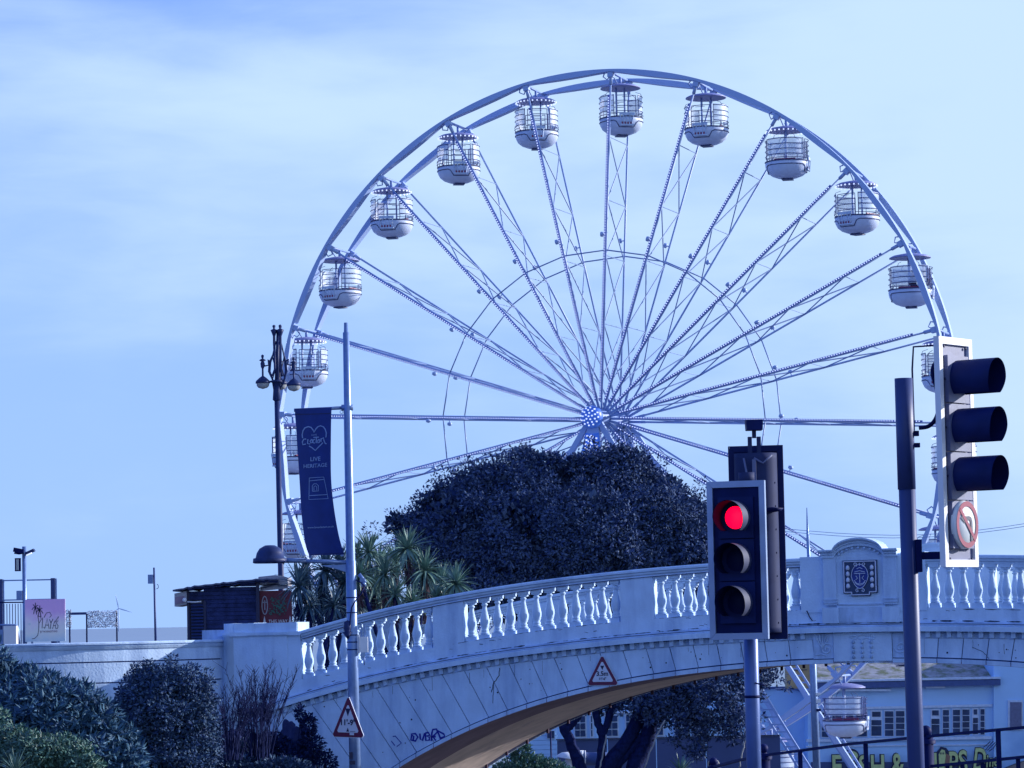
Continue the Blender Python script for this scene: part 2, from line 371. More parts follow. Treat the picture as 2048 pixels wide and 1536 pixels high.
for flip in (False, True):
    along(COP, TL + .02, 5.36, flip=flip).build('coping', M['white'], bridge)
    along(COP, 7.60, TR - .02, flip=flip).build('coping', M['white'], bridge)
    along(PLI, TL, TR, flip=flip).build('plinth', M['white'], bridge)
    along(COR, -5.05, 2 * S0 + 5.05, flip=flip).build('cornice', M['white'], bridge)
    along([(-.107, -1.186), (-.107, -1.174), (-.03, -1.174), (-.03, -1.186)], -5.0, 2 * S0 + 5.0, flip=flip).build('shadow_joint', M['gap'], bridge)  # dark strips at cornice and coping, painting in their shadow lines
    along([(-.03, -1.322), (-.03, -1.308), (.05, -1.308), (.05, -1.322)], -5.0, 2 * S0 + 5.0, flip=flip).build('shadow_joint', M['gap'], bridge)
    along([(-.012, -.158), (-.012, -.149), (.05, -.149), (.05, -.158)], TL + .05, 5.36, flip=flip).build('shadow_joint', M['gap'], bridge)
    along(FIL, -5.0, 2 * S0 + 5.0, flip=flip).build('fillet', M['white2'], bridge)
along([(.2, -1.0), (W - .2, -1.0), (W - .2, -1.3), (.2, -1.3)], -9, 22, 0.6).build('deck', M['paving'], bridge)
BAL = [(.085, 0), (.085, .075)], [(.062, .08), (.078, .095), (.07, .115), (.052, .125), (.066, .145), (.06, .165), (.05, .175), (.066, .22), (.079, .29), (.078, .35), (.062, .43),
       (.045, .51), (.037, .57), (.035, .60), (.052, .612), (.052, .632), (.036, .642), (.042, .655), (.07, .675), (.088, .70)], [(.088, .70), (.088, .755)]
b = MB(); b.weld = False
b.box((0, 0, .03), (.155, .155, .10)); b.lathe(BAL[1], 14); b.box((0, 0, .735), (.165, .165, .075)); b.box((0, 0, .682), (.13, .13, .04))
bal_me = b.mesh('baluster', M['white'])
pier_me = {}
def bays(flip):
    yb = W - .12 if flip else .12
    for a, c, n in ((TL, -1.66, 11), (-1.06, 2.0, 12), (2.62, 5.36, 11), (7.60, 10.34, 11), (10.90, 13.96, 12), (14.56, TR, 11)):
        for k in range(n):
            t = a + (c - a) * (k + .5) / n
            link(bal_me, 'baluster', bridge, (t, yb, zr(t) - .905), scale=(1.1, 1.1, 1))
    for a, c in ((-1.66, -1.06), (2.0, 2.62), (10.34, 10.90), (13.96, 14.56)):
        m_ = MB(); p = [(a, zr(a) - .91), (c, zr(c) - .91), (c, zr(c) - .14), (a, zr(a) - .14)]
        m_.prism(p, *((W - .24, W - .005) if flip else (.005, .24))); m_.build('pier', M['white'], bridge)
bays(False); bays(True)
# end reveals of the crest wall and the pedestals
def crest(flip):
    s_ = -1 if flip else 1; o_ = W if flip else 0
    def Y(y): return o_ + s_ * y
    def bx_(name, t0, t1, y0, y1, z0, z1, m_='white'):
        q = MB(); q.box(((t0 + t1) / 2, Y((y0 + y1) / 2), (z0 + z1) / 2), (t1 - t0, abs(y1 - y0), z1 - z0)); q.build(name, M[m_], bridge)
    bx_('crest_wall', 5.36, 7.60, -.02, .26, .02, .99)
    bx_('crest_step', 7.17, 7.60, -.035, .275, .99, 1.03)
    bx_('crest_panel', 6.02, 6.88, -.07, .20, -.17, 1.02)
    for a, c in ((5.80, 6.03), (6.87, 7.10)):
        bx_('pilaster', a, c, -.10, .24, .14, 1.00); bx_('pilaster_base', a - .03, c + .03, -.13, .25, -.17, .10)
        bx_('pilaster_moulding', a - .015, c + .015, -.115, .245, .22, .245, 'white2'); bx_('pilaster_moulding', a - .015, c + .015, -.115, .245, .17, .195, 'white2')
    path = [(5.74, 1.10), (5.80, 1.10), (6.0, 1.10)] + [(6.45 - .45 * cos(pi * (.08 + .84 * i / 12)), 1.07 + .23 * sin(pi * (.08 + .84 * i / 12))) for i in range(13)] + [(6.90, 1.10), (7.10, 1.10), (7.16, 1.10)]
    prof = [(-.23, .0), (-.23, -.025), (-.20, -.05), (-.16, -.06), (-.16, -.085), (-.13, -.095), (-.13, -.14), (.16, -.14), (.20, -.03), (.20, 0)]
    q = MB(); q.sweep([[(t + (0 if 0 < i < len(path) - 1 else (.03 if i == 0 else -.03) * (-y_ < .2)), Y(y_), z + z_) for y_, z_ in prof] for i, (t, z) in enumerate(path)])
    q.build('pediment', M['white'], bridge)
    q = MB()
    ar = [(6.45 - .40 * cos(pi * i / 14), .98 + .22 * sin(pi * i / 14)) for i in range(15)]
    q.prism([(6.05, .95)] + ar + [(6.85, .95)], Y(-.065), Y(.18)); q.build('tympanum', M['white'], bridge)
    for i in range(9):
        th = pi * (.14 + .72 * i / 8); q = MB(); q.box((6.45 - .385 * cos(th), Y(-.105), 1.0 + .185 * sin(th) - .055), (.035, .06, .03)); q.build('dentil', M['white2'], bridge)
    bx_('stained_ledge', 6.04, 6.86, -.09, .0, .135, .16, 'white2'); bx_('stained_panel', 6.06, 6.84, -.082, .0, -.16, .10, 'white2')
crest(False); crest(True)
# parapet ends
for flip in (False, True):
    for sg in (-1, 1):
        def T(t): return t if sg < 0 else 2 * S0 - t
        s_ = -1 if flip else 1; o_ = W if flip else 0
        def bx2(name, t0, t1, y0, y1, z0, z1, m_='white'):
            a, c = sorted((T(t0), T(t1))); q = MB(); q.box(((a + c) / 2, o_ + s_ * (y0 + y1) / 2, (z0 + z1) / 2), (c - a, abs(y1 - y0), z1 - z0)); q.build(name, M[m_], bridge)
        bx2('pedestal', -5.75, -4.36, 0.0, .45, -1.55, -.20); bx2('pedestal', -5.40, -4.62, -.03, .5, -1.45, -.20)
        bx2('pedestal_band', -5.80, -4.33, -.06, .52, -.205, -.13); bx2('pedestal_band', -5.43, -4.60, -.085, .55, -.19, -.14)
        bx2('pedestal_top', -5.72, -4.40, -.01, .46, -.13, .035); bx2('pedestal_top', -5.42, -5.30, -.03, .5, -.13, .04); bx2('pedestal_top', -4.60, -4.41, -.03, .5, -.13, .04)
        q = MB(); q.lathe([(.20, -3.2), (.20, -.22), (.235, -.20), (.235, -.14), (.19, -.13), (.19, .035), (0, .04)], 20, (T(-5.83), o_ + s_ * .18, 0)); q.build('round_post', M['white'], bridge)
        q = MB(); cols = []
        for t in frange(-6.1, -4.15, .3):
            cols.append([(T(t), o_ + s_ * .03, -5.6), (T(t), o_ + s_ * .6, -5.6), (T(t), o_ + s_ * .6, zr(t) - 1.30), (T(t), o_ + s_ * .03, zr(t) - 1.30)])
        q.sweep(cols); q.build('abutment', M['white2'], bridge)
# arch faces, dentils, voussoirs, soffit
def zt(t): return zr(t) - 1.425
for flip in (False, True):
    s_ = -1 if flip else 1; o_ = W if flip else 0
    q = MB(); rings = []
    for t in frange(S0 - 10.6, S0 + 10.6, .2):
        rings.append([(t, o_ + s_ * .03, zi(t)), (t, o_ + s_ * .3, zi(t)), (t, o_ + s_ * .3, zr(t) - 1.30), (t, o_ + s_ * .03, zr(t) - 1.30)])
    q.sweep(rings); q.build('spandrel_wall', M['gap'], bridge)
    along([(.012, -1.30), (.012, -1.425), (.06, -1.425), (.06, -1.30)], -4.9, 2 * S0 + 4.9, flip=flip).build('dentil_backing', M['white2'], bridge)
    q = MB(); q.box((0, 0, 0), (.075, .06, .105)); den = q.mesh('dentil', M['white'])
    t = -4.85
    while t < 2 * S0 + 4.85:
        if not (5.5 < t < 7.45): link(den, 'dentil', bridge, (t, o_ - s_ * .02, zr(t) - 1.36), (0, -math.atan((zr(t + .1) - zr(t - .1)) / .2), 0))
        t += .186
    def foot(t):                                        # joint line from the top of a stone down to the arch edge
        k = (t - S0) / 14.0; a, z = t, zt(t); 
        for _ in range(400):
            if z < zi(a) + .09 or z < -5.3: break
            z -= .02; a -= k * .02
        return a, z
    tops = [5.55 - .44 * i for i in range(25)]
    for sg in (-1, 1):
        for i in range(len(tops) - 1):
            t1, t0 = tops[i], tops[i + 1]
            if sg > 0: t0, t1 = 2 * S0 - t1, 2 * S0 - t0
            f0, f1 = foot(t0), foot(t1)
            if max(f0[0], f1[0]) < S0 - 10.7 or min(f0[0], f1[0]) > S0 + 10.7: continue
            gq = .008; n = 4
            bot = [(lerp(f0[0] + gq, f1[0] - gq, k / n)) for k in range(n + 1)]
            poly = [(x_, max(zi(x_) + .098, -5.3)) for x_ in bot] + [(t1 - gq, zt(t1) - .004), ((t0 + t1) / 2, zt((t0 + t1) / 2) - .004), (t0 + gq, zt(t0) - .004)]
            q = MB(); q.prism(poly, o_ + s_ * 0.0, o_ + s_ * .1); q.build('voussoir', M['white'], bridge)
            mp_ = [(x_, zi(x_)) for x_ in bot] + [(x_, zi(x_) + .075) for x_ in reversed(bot)]
            if min(p[1] for p in mp_) > -5.2:
                q = MB(); q.prism(mp_, o_ - s_ * .035, o_ + s_ * .12); q.build('moulding_block', M['white'], bridge)
    for a, c in ((5.56, 5.92), (6.98, 7.34)):
        q = MB(); q.prism([(a, zi(a) + .085), (c, zi(c) + .085), (c, -.33), (a, -.33)], o_ + s_ * -.01, o_ + s_ * .1); q.build('scroll_panel', M['white2'], bridge)
        q = MB(); q.prism([(a, zi(a)), (c, zi(c)), (c, zi(c) + .07), (a, zi(a) + .07)], o_ - s_ * .035, o_ + s_ * .12); q.build('moulding_block', M['white'], bridge)
    q = MB(); q.prism([(5.93, -.865), (6.97, -.865), (6.97, -.33), (5.93, -.33)], o_ - s_ * .03, o_ + s_ * .1); q.build('keystone', M['white'], bridge)
q = MB(); rings = []
for t in frange(S0 - 10.6, S0 + 10.6, .2): rings.append([(t, .13, zi(t) + .005), (t, W - .13, zi(t) + .005), (t, W - .13, zi(t) + .12), (t, .13, zi(t) + .12)])
q.smooth = False; q.sweep(rings); q.build('soffit', M['soffit'], bridge)
q = MB(); rings = []
for t in frange(S0 - 10.6, S0 + 10.6, .2): rings.append([(t, -.03, zi(t) - .004), (t, 1.75, zi(t) - .004), (t, 1.75, zi(t) + .03), (t, -.03, zi(t) + .03)])
q.sweep(rings); q.build('soffit_shade_band', M['rib'], bridge)  # thin band by the near edge, soffit shade put into its darker colour
q = MB(); q.box((0, 0, 0), (.045, .05, .11)); peg = q.mesh('peg', M['peg'])
t = S0 - 9.6
while t < S0 + 9.6:
    link(peg, 'peg', bridge, (t, W - .35, zi(t) - .02)); t += .44
# carved scrolls and husks under the crest
def bxy(u, v, lift): return (u, -.034 - lift, v)
def spiral(cx, cz, r0, turns, a0, sgn=1, n=26):
    return [(cx + sgn * (r0 * (1 - i / n * .85)) * cos(a0 + turns * 2 * pi * i / n), cz + (r0 * (1 - i / n * .85)) * sin(a0 + turns * 2 * pi * i / n)) for i in range(n + 1)]
def relief(strokes, w, name, m_, fn, dep=.02):
    q = MB(); q.weld = False
    for st in strokes: q.tube([fn(u, v, 0) for u, v in st], w / 2, 5)
    return q.build(name, M[m_], bridge)
relief([spiral(5.80, -.62, .11, 1.6, 0), spiral(5.66, -.44, .05, 1.2, 2), [(5.60, -.72), (5.7, -.70), (5.80, -.73)]] + [[(5.72, -.6), (5.72 + .13 * cos(a), -.48 + .12 * sin(a))] for a in (.4, .9, 1.4, 1.9, 2.5)], .018, 'scroll', 'white', lambda u, v, l: (u, -.018, v))
relief([spiral(7.12, -.60, .11, 1.6, pi), spiral(7.26, -.46, .05, 1.2, 1)], .018, 'scroll', 'white', lambda u, v, l: (u, -.018, v))
relief([spiral(6.26, -.42, .035, 1.2, 0), spiral(6.64, -.42, .04, 1.2, pi, -1), [(6.28, -.39), (6.36, -.41), (6.45, -.37), (6.54, -.41), (6.62, -.38)], [(6.29, -.46), (6.37, -.43), (6.44, -.46)], [(6.46, -.46), (6.53, -.43), (6.60, -.46)]], .022, 'scroll', 'white', bxy)
q = MB(); q.weld = False
for tx in (6.29, 6.45, 6.61):
    for i in range(4): q.lathe([(.008, .03), (.022, .015), (.028, -.02), (.012, -.03), (0, -.03)], 8, (tx, -.05, -.50 - .085 * i))
q.build('husk_garland', M['white2'], bridge)
# emblem
def emb(u, v, lift): return (6.465 + u, -.105 - lift, .62 + v)
outer = [(-.305, .29), (.305, .29), (.305, -.28), (.175, -.28), (.175, -.33), (-.165, -.33), (-.165, -.28), (-.305, -.28)]
q = MB(); q.prism([emb(u, v, 0)[::2] for u, v in outer], -.115, -.06); q.build('emblem_plate', M['emblemdark'], bridge)
eb = MB(); ins = [(x * .93, y * .93) for x, y in outer]; eb.weld = False
for i in range(8): eb.bar(emb(*ins[i], .02), emb(*ins[(i + 1) % 8], .02), .016)
eb.build('emblem_border', M['emblemrelief'], bridge)
q = MB(); sh = [(.15 * cos(a) * (1 if sin(a) > 0 else 1 - .25 * abs(sin(a))), .01 + .21 * sin(a)) for a in [2 * pi * i / 24 for i in range(24)]]
q.prism([emb(u, v, 0)[::2] for u, v in sh], -.128, -.11); q.build('emblem_shield', M['emblemblue'], bridge)
sg_ = [sh + [sh[0]], spiral(-.08, .215, .04, 1.2, -1.2), spiral(.08, .215, .04, 1.2, -1.9, -1), spiral(-.05, -.235, .035, 1.2, 1), spiral(.05, -.235, .035, 1.2, 1, -1),
       [(-.03, .215), (.03, .215)], [(0, .19), (0, .24)], [(-.10, .06), (.10, .06)], [(-.09, .085), (0, .105), (.09, .085)], [(0, .06), (0, -.10)], [(-.09, -.09), (-.05, -.13), (0, -.145), (.05, -.13), (.09, -.09)], [(-.10, -.06), (-.06, -.11), (0, -.125), (.06, -.11), (.10, -.06)]]
sg_ += [[(-.07, .02), (-.04, -.02), (-.07, -.05)], [(.07, .02), (.04, -.02), (.07, -.05)], [(-.05, .14), (0, .16), (.05, .14)]]
relief(sg_, .013, 'emblem_scrollwork', 'emblemrelief', lambda u, v, l: emb(u, v, .03))
q = MB(); q.weld = False
for sx in (-1, 1):
    for i in range(4): q.lathe([(.01, .04), (.03, .02), (.036, -.02), (.02, -.045), (0, -.045)], 8, emb(sx * .215, .165 - i * .105, .02))
q.build('emblem_bellflowers', M['emblemrelief'], bridge)
# moss along the ledges and cracks in the paint
q = MB(); q.weld = False
for a, c, z0, y_, amp in ((-2.6, 0.2, -1.135, -.049, .012), (0.6, 3.2, -1.14, -.049, .010), (3.0, 5.0, -1.13, -.049, .014), (5.15, 7.55, -1.15, -.055, .018), (7.7, 10.5, -1.13, -.049, .016), (-4.2, -3.2, -1.14, -.049, .008),
                          (-1.3, 1.9, -.905, -.006, .006), (2.7, 5.3, -.905, -.006, .005), (8.2, 10.2, -.93, -.006, .009)):
    t = a; L = []
    while t < c:
        w = max(0.0, .35 * amp + amp * 1.3 * noise.noise(Vector((t * 5.1, z0, 3))) + amp * .9 * noise.noise(Vector((t * 17, 2, z0)))); zz = zr(t) + z0
        L.append(((t, y_, zz - w), (t, y_, zz + w * .8))); t += .035
    for i in range(len(L) - 1):
        if L[i][1][2] - L[i][0][2] > .001: q.add([L[i][0], L[i + 1][0], L[i + 1][1], L[i][1]], [(0, 1, 2, 3)])
def crack(pts, w, y_=-.006):
    P_ = []
    for i in range(len(pts) - 1):
        (a, z), (c, zz) = pts[i], pts[i + 1]
        for k in range(6): P_.append((lerp(a, c, k / 6) + U(-.008, .008), lerp(z, zz, k / 6) + U(-.006, .006)))
    P_.append(pts[-1]); q.ribbon(P_, w, lambda u, v, l: (u, y_, v))
crack([(-.35, -.86), (-.36, -1.0), (-.47, -1.12), (-.52, -1.3)], .014); crack([(-.47, -1.1), (-.50, -1.5)], .008)
crack([(8.37, -.62), (8.55, -.70), (8.66, -.82)], .008); crack([(5.46, .05), (5.56, -.12)], .018, -.024)
for _ in range(26):                                     # short run-off marks under the cornice
    t = U(-4.4, 10.4); z0 = zt(t) - U(.0, .1); L_s = U(.06, .3); z1 = max(z0 - L_s, zi(t) + .13)
    if z1 < z0 - .03 and not 5.5 < t < 7.4: q.ribbon([(t + U(-.003, .003), lerp(z0, z1, k / 4)) for k in range(5)], U(.003, .007), lambda u, v, l: (u, -.004, v))
for _ in range(30):                                     # chips along the plinth and the stone edges
    t = U(-4.3, 10.4); z = zr(t) - U(.92, 1.14); q.ribbon([(t, z), (t + U(.01, .05), z + U(-.01, .01)), (t + U(.05, .09), z + U(-.015, .015))], U(.004, .012), lambda u, v, l: (u, -.004, v))
for _ in range(60):
    t = U(-4.2, 10.5); z = lerp(zt(t) - .06, max(zi(t) + .15, -2.6), rnd()); q.lathe([(0, 0), (U(.006, .018), .001)], 6, (t, -.003, z), Matrix.Rotation(pi / 2, 3, 'X'))
q.build('moss_and_cracks', M['moss'], bridge, kind='stuff')
# spray paint
def br_px(x, y):
    v = place(x, y, 1.0); n = Vector((sin(BY), cos(BY), 0)); o = Vector((0, 56, 0)); P_ = v * (o.dot(n) / v.dot(n)) - o
    return P_.x * cos(BY) - P_.y * sin(BY), P_.z
def px_strokes(q, strokes, w, y_):
    for st in strokes: q.ribbon([br_px(*p) for p in st], w, lambda u, v, l: (u, y_, v))
q = MB(); px_strokes(q, [[(824, 1469), (822, 1480), (831, 1482), (836, 1474), (831, 1467), (823, 1468), (828, 1473), (826, 1482)], [(840, 1467), (841, 1478), (845, 1481), (850, 1466)], [(851, 1466), (852, 1481), (859, 1480), (859, 1474), (853, 1472), (860, 1470), (857, 1465), (851, 1466)],
    [(863, 1482), (864, 1466), (866, 1459), (873, 1458), (877, 1466), (884, 1484)], [(863, 1474), (872, 1473)], [(872, 1481), (866, 1473), (877, 1462), (888, 1468), (890, 1473), (882, 1476)]], .034, -.008)
px_strokes(q, [[(783, 1482), (790, 1491)], [(786, 1473), (791, 1472), (803, 1486), (794, 1493)]], .018, -.008)
q.build('graffiti', M['graffiti'], bridge)

# ------------------------------------------------------------------ wing wall left of the bridge
P0 = place(446, 1290, 58.4); wp_ = [Vector((P0.x, P0.y, 0))]; wdirs = []
for i in range(16):
    w_ = R_(lerp(50, 13, (i / 11) if i < 11 else 1)); d_ = Vector((-cos(w_), -sin(w_), 0)); wdirs.append(w_); wp_.append(wp_[-1] + d_ * .38)
wdirs.append(wdirs[-1])
wing = thing('wing_wall', 'white rendered curving wing wall with grooved courses beside the footbridge', 'wall', (P0.x, P0.y, 0))
ztop = -.255
def wall_rings(prof):
    out = []
    for p, w_ in zip(wp_, wdirs):
        n_ = Vector((sin(w_), -cos(w_), 0)) * -1; q_p = p - wp_[0]; out.append([(q_p.x + n_.x * y, q_p.y + n_.y * y, z) for y, z in prof])
    return out
courses = [ztop - .13, -.62, -1.0, -1.37, -1.75, -2.4, -3.2]
for i in range(len(courses) - 1):
    z1, z0 = courses[i] - (0 if i == 0 else .012), courses[i + 1] + .012
    q = MB(); q.sweep(wall_rings([(0, z0), (.22, z0), (.22, z1), (0, z1)])); q.build('wall_course', M['white'], wing)
q = MB(); q.sweep(wall_rings([(.03, -3.2), (.2, -3.2), (.2, ztop - .14), (.03, ztop - .14)])); q.build('wall_core', M['gap'], wing)
q = MB(); q.sweep(wall_rings([(-.05, ztop), (-.07, ztop - .015), (-.07, ztop - .045), (-.03, ztop - .06), (-.05, ztop - .075), (-.02, ztop - .13), (.28, ztop - .13), (.28, ztop)])); q.build('coping', M['white'], wing)
q = MB(); q.box((.05, .15, -1.75), (.30, .34, 3.1)); q.box((-.05, .25, ztop + .08), (.70, .36, .19)); q.build('end_block', M['white2'], wing)
#@@PART2
# ------------------------------------------------------------------ observation wheel
WA = 0.3396; WC = Vector((4.183, 145.45, 9.40)); PH = -3.03; RW = 16.5; SEP = 2.9
wheel = thing('observation_wheel', 'tall white seaside big wheel with lamp strips along its spokes, behind the dark tree', 'ferris wheel', WC, -WA, None)
def rot_xz(x, z, a): return x * cos(a) - z * sin(a), x * sin(a) + z * cos(a)
STEP = R_(15)
# a rim segment: thick in the middle, pinched at the joints
q = MB(); rings = []
for i in range(11):
    k = i / 10; a = STEP * k; out = RW + .12; thin = .11 + .17 * sin(pi * k); inn = out - thin
    rings.append([(inn * cos(a), -.22, inn * sin(a)), (out * cos(a), -.22, out * sin(a)), (out * cos(a), .22, out * sin(a)), (inn * cos(a), .22, inn * sin(a))])
q.sweep(rings); rim_me = q.mesh('rim_segment', M['wheelpaint'])
q = MB(); q.tube([(.4, 0, 0), (RW - .55, 0, 0)], .048, 8); q.tube([(RW - .6, 0, 0), (RW + .02, 0, 0)], .085, 8)
q.box((RW - .1, 0, 0), (.3, .34, .26)); q.tube([(RW - .1, .05, 0), (RW - .35, .1, .22), (RW - .2, .1, .42), (RW - .05, .1, .36)], .035, 5)
q.lathe([(0, -.1), (.12, -.06), (.12, .06), (0, .1)], 8, (8.75, 0, .22)); q.tube([(8.75, 0, 0), (8.75, 0, .2)], .03, 5)
spoke_me = q.mesh('spoke', M['wheelpaint'])
q = MB(); q.box(((.9 + RW - 1.1) / 2, -.075, .055), (RW - 2.0, .04, .085)); strip_me = q.mesh('lamp_strip', M['strip'])
q = MB(); q.weld = False; x = 1.0
while x < RW - 1.2: q.box((x, -.099, .055), (.055, .012, .045)); x += .125
led_me = q.mesh('lamps', M['led'])
NODES = [1.9, 4.5, 7.75, 10.4, 13.4]
q = MB(); q.weld = False
for i in range(4):
    q.tube([(NODES[i], 0, 0), (NODES[i + 1], SEP, 0)], .03, 4); q.tube([(NODES[i], SEP, 0), (NODES[i + 1], 0, 0)], .03, 4); q.tube([(NODES[i + 1] + .0, 0, 0), (NODES[i + 1], SEP, 0)], .022, 4)
brace_me = q.mesh('cross_bracing', M['wheelrod'])
rr_ = 8.0; q = MB(); a = STEP; q.tube([(rr_, 0, 0), (rr_ * cos(a), 0, rr_ * sin(a))], .032, 4); ring_me = q.mesh('ring_rod', M['wheelrod'])
for k in range(24):
    a = STEP * k + R_(PH)
    for off in (0, SEP):
        link(rim_me, 'rim_segment', wheel, (0, off, 0), (0, -a, 0)); link(spoke_me, 'spoke', wheel, (0, off, 0), (0, -a, 0)); link(ring_me, 'ring_rod', wheel, (0, off, 0), (0, -a, 0))
    st = link(strip_me, 'lamp_strip', wheel, (0, 0, 0), (0, -a, 0)); link(led_me, 'lamps', st, kind='stuff')
    link(brace_me, 'cross_bracing', wheel, (0, 0, 0), (0, -a, 0))
RX = Matrix.Rotation(pi / 2, 3, 'X')
q = MB(); q.lathe([(0, 1.55), (.3, 1.5), (.35, 1.0), (.35, .5), (.45, .2), (.45, -.2), (.28, -.3), (.28, -2.6), (.45, -2.7), (.45, -3.1), (.4, -3.4), (.6, -4.5), (0, -4.6)], 20, M=RX)
for k in range(24):
    a = STEP * k + R_(PH)
    for off in (0, SEP): q.bar((.4 * cos(a), off, .4 * sin(a)), (1.3 * cos(a), off, 1.3 * sin(a)), .07, .12)
hub = q.build('hub', M['wheelrod'], wheel)
q = MB(); q.lathe([(0, 1.9), (.28, 1.86), (.48, 1.70), (.54, 1.4), (.45, 1.2)], 16, M=RX); cap_ = q.build('hub_lamp_cap', M['ledblue'], wheel)
q = MB(); q.weld = False
for r_, n in ((.0, 1), (.16, 5), (.30, 9), (.42, 12)):
    for i in range(n):
        t = 2 * pi * i / n + r_; q.box((r_ * cos(t), -1.93 + .9 * r_ * r_, r_ * sin(t)), (.06, .06, .06))
link(q.mesh('lamps', M['led']), 'lamps', cap_, kind='stuff')
for off, nm in ((-1.1, 0), (SEP + 1.1, 1)):
    for sx in (-1, 1):
        q = MB(); fx = 11.2 * sx
        q.bar((.25 * sx, off, -.2), (fx, off * 1.0 + (-1.6 if not nm else 1.6), -18.0), .24, .24, up=(0, 1, 0)); q.box((fx, off + (-1.6 if not nm else 1.6), -17.9), (1.6, 1.2, .25))
        leg = q.build('support_leg', M['wheelpaint'], wheel)
    for sx in (-.35, .28):
        q = MB(); q.bar((0, off, -.3), (sx * 9, off + (-3.4 if not nm else 3.4), -18.0), .46, .34, up=(0, 1, 0)); q.build('support_leg', M['wheelpaint'], wheel)
for sx, cut in ((-.35, 2.6), (.28, 2.2)):
    q = MB(); q.weld = False; pl = MB()
    for i in range(40):
        k = (.6 + i * .065) / 18.0; p = Vector((sx * 9 * k, -1.1 - 3.4 * k - .27, -.3 - 17.7 * k))
        q.box(p + Vector((((i % 3) - 1) * .12, 0, 0)), (.07, .05, .07))
    a_, b_ = .5 / 18, 3.3 / 18
    pl.bar((sx * 9 * a_, -1.1 - 3.4 * a_ - .21, -.3 - 17.7 * a_), (sx * 9 * b_, -1.1 - 3.4 * b_ - .21, -.3 - 17.7 * b_), .5, .05, up=(0, 1, 0))
    pp = pl.build('leg_lamp_panel', M['ledblue'], wheel); link(q.mesh('lamps', M['led']), 'lamps', pp, kind='stuff')
for off in (-2.9, SEP + 2.9):                            # service ladder beside the right hand leg
    q = MB(); q.weld = False
    for d in (0, .55):
        q.bar((6.6 + d, off, -11), (10.9 + d, off, -18), .10, .10)
    for i in range(22): k = i / 21; q.bar((lerp(6.6, 10.9, k), off, lerp(-11, -18, k)), (lerp(7.15, 11.45, k), off, lerp(-11, -18, k)), .07, .07)
    q.build('service_ladder', M['wheelrod'], wheel)
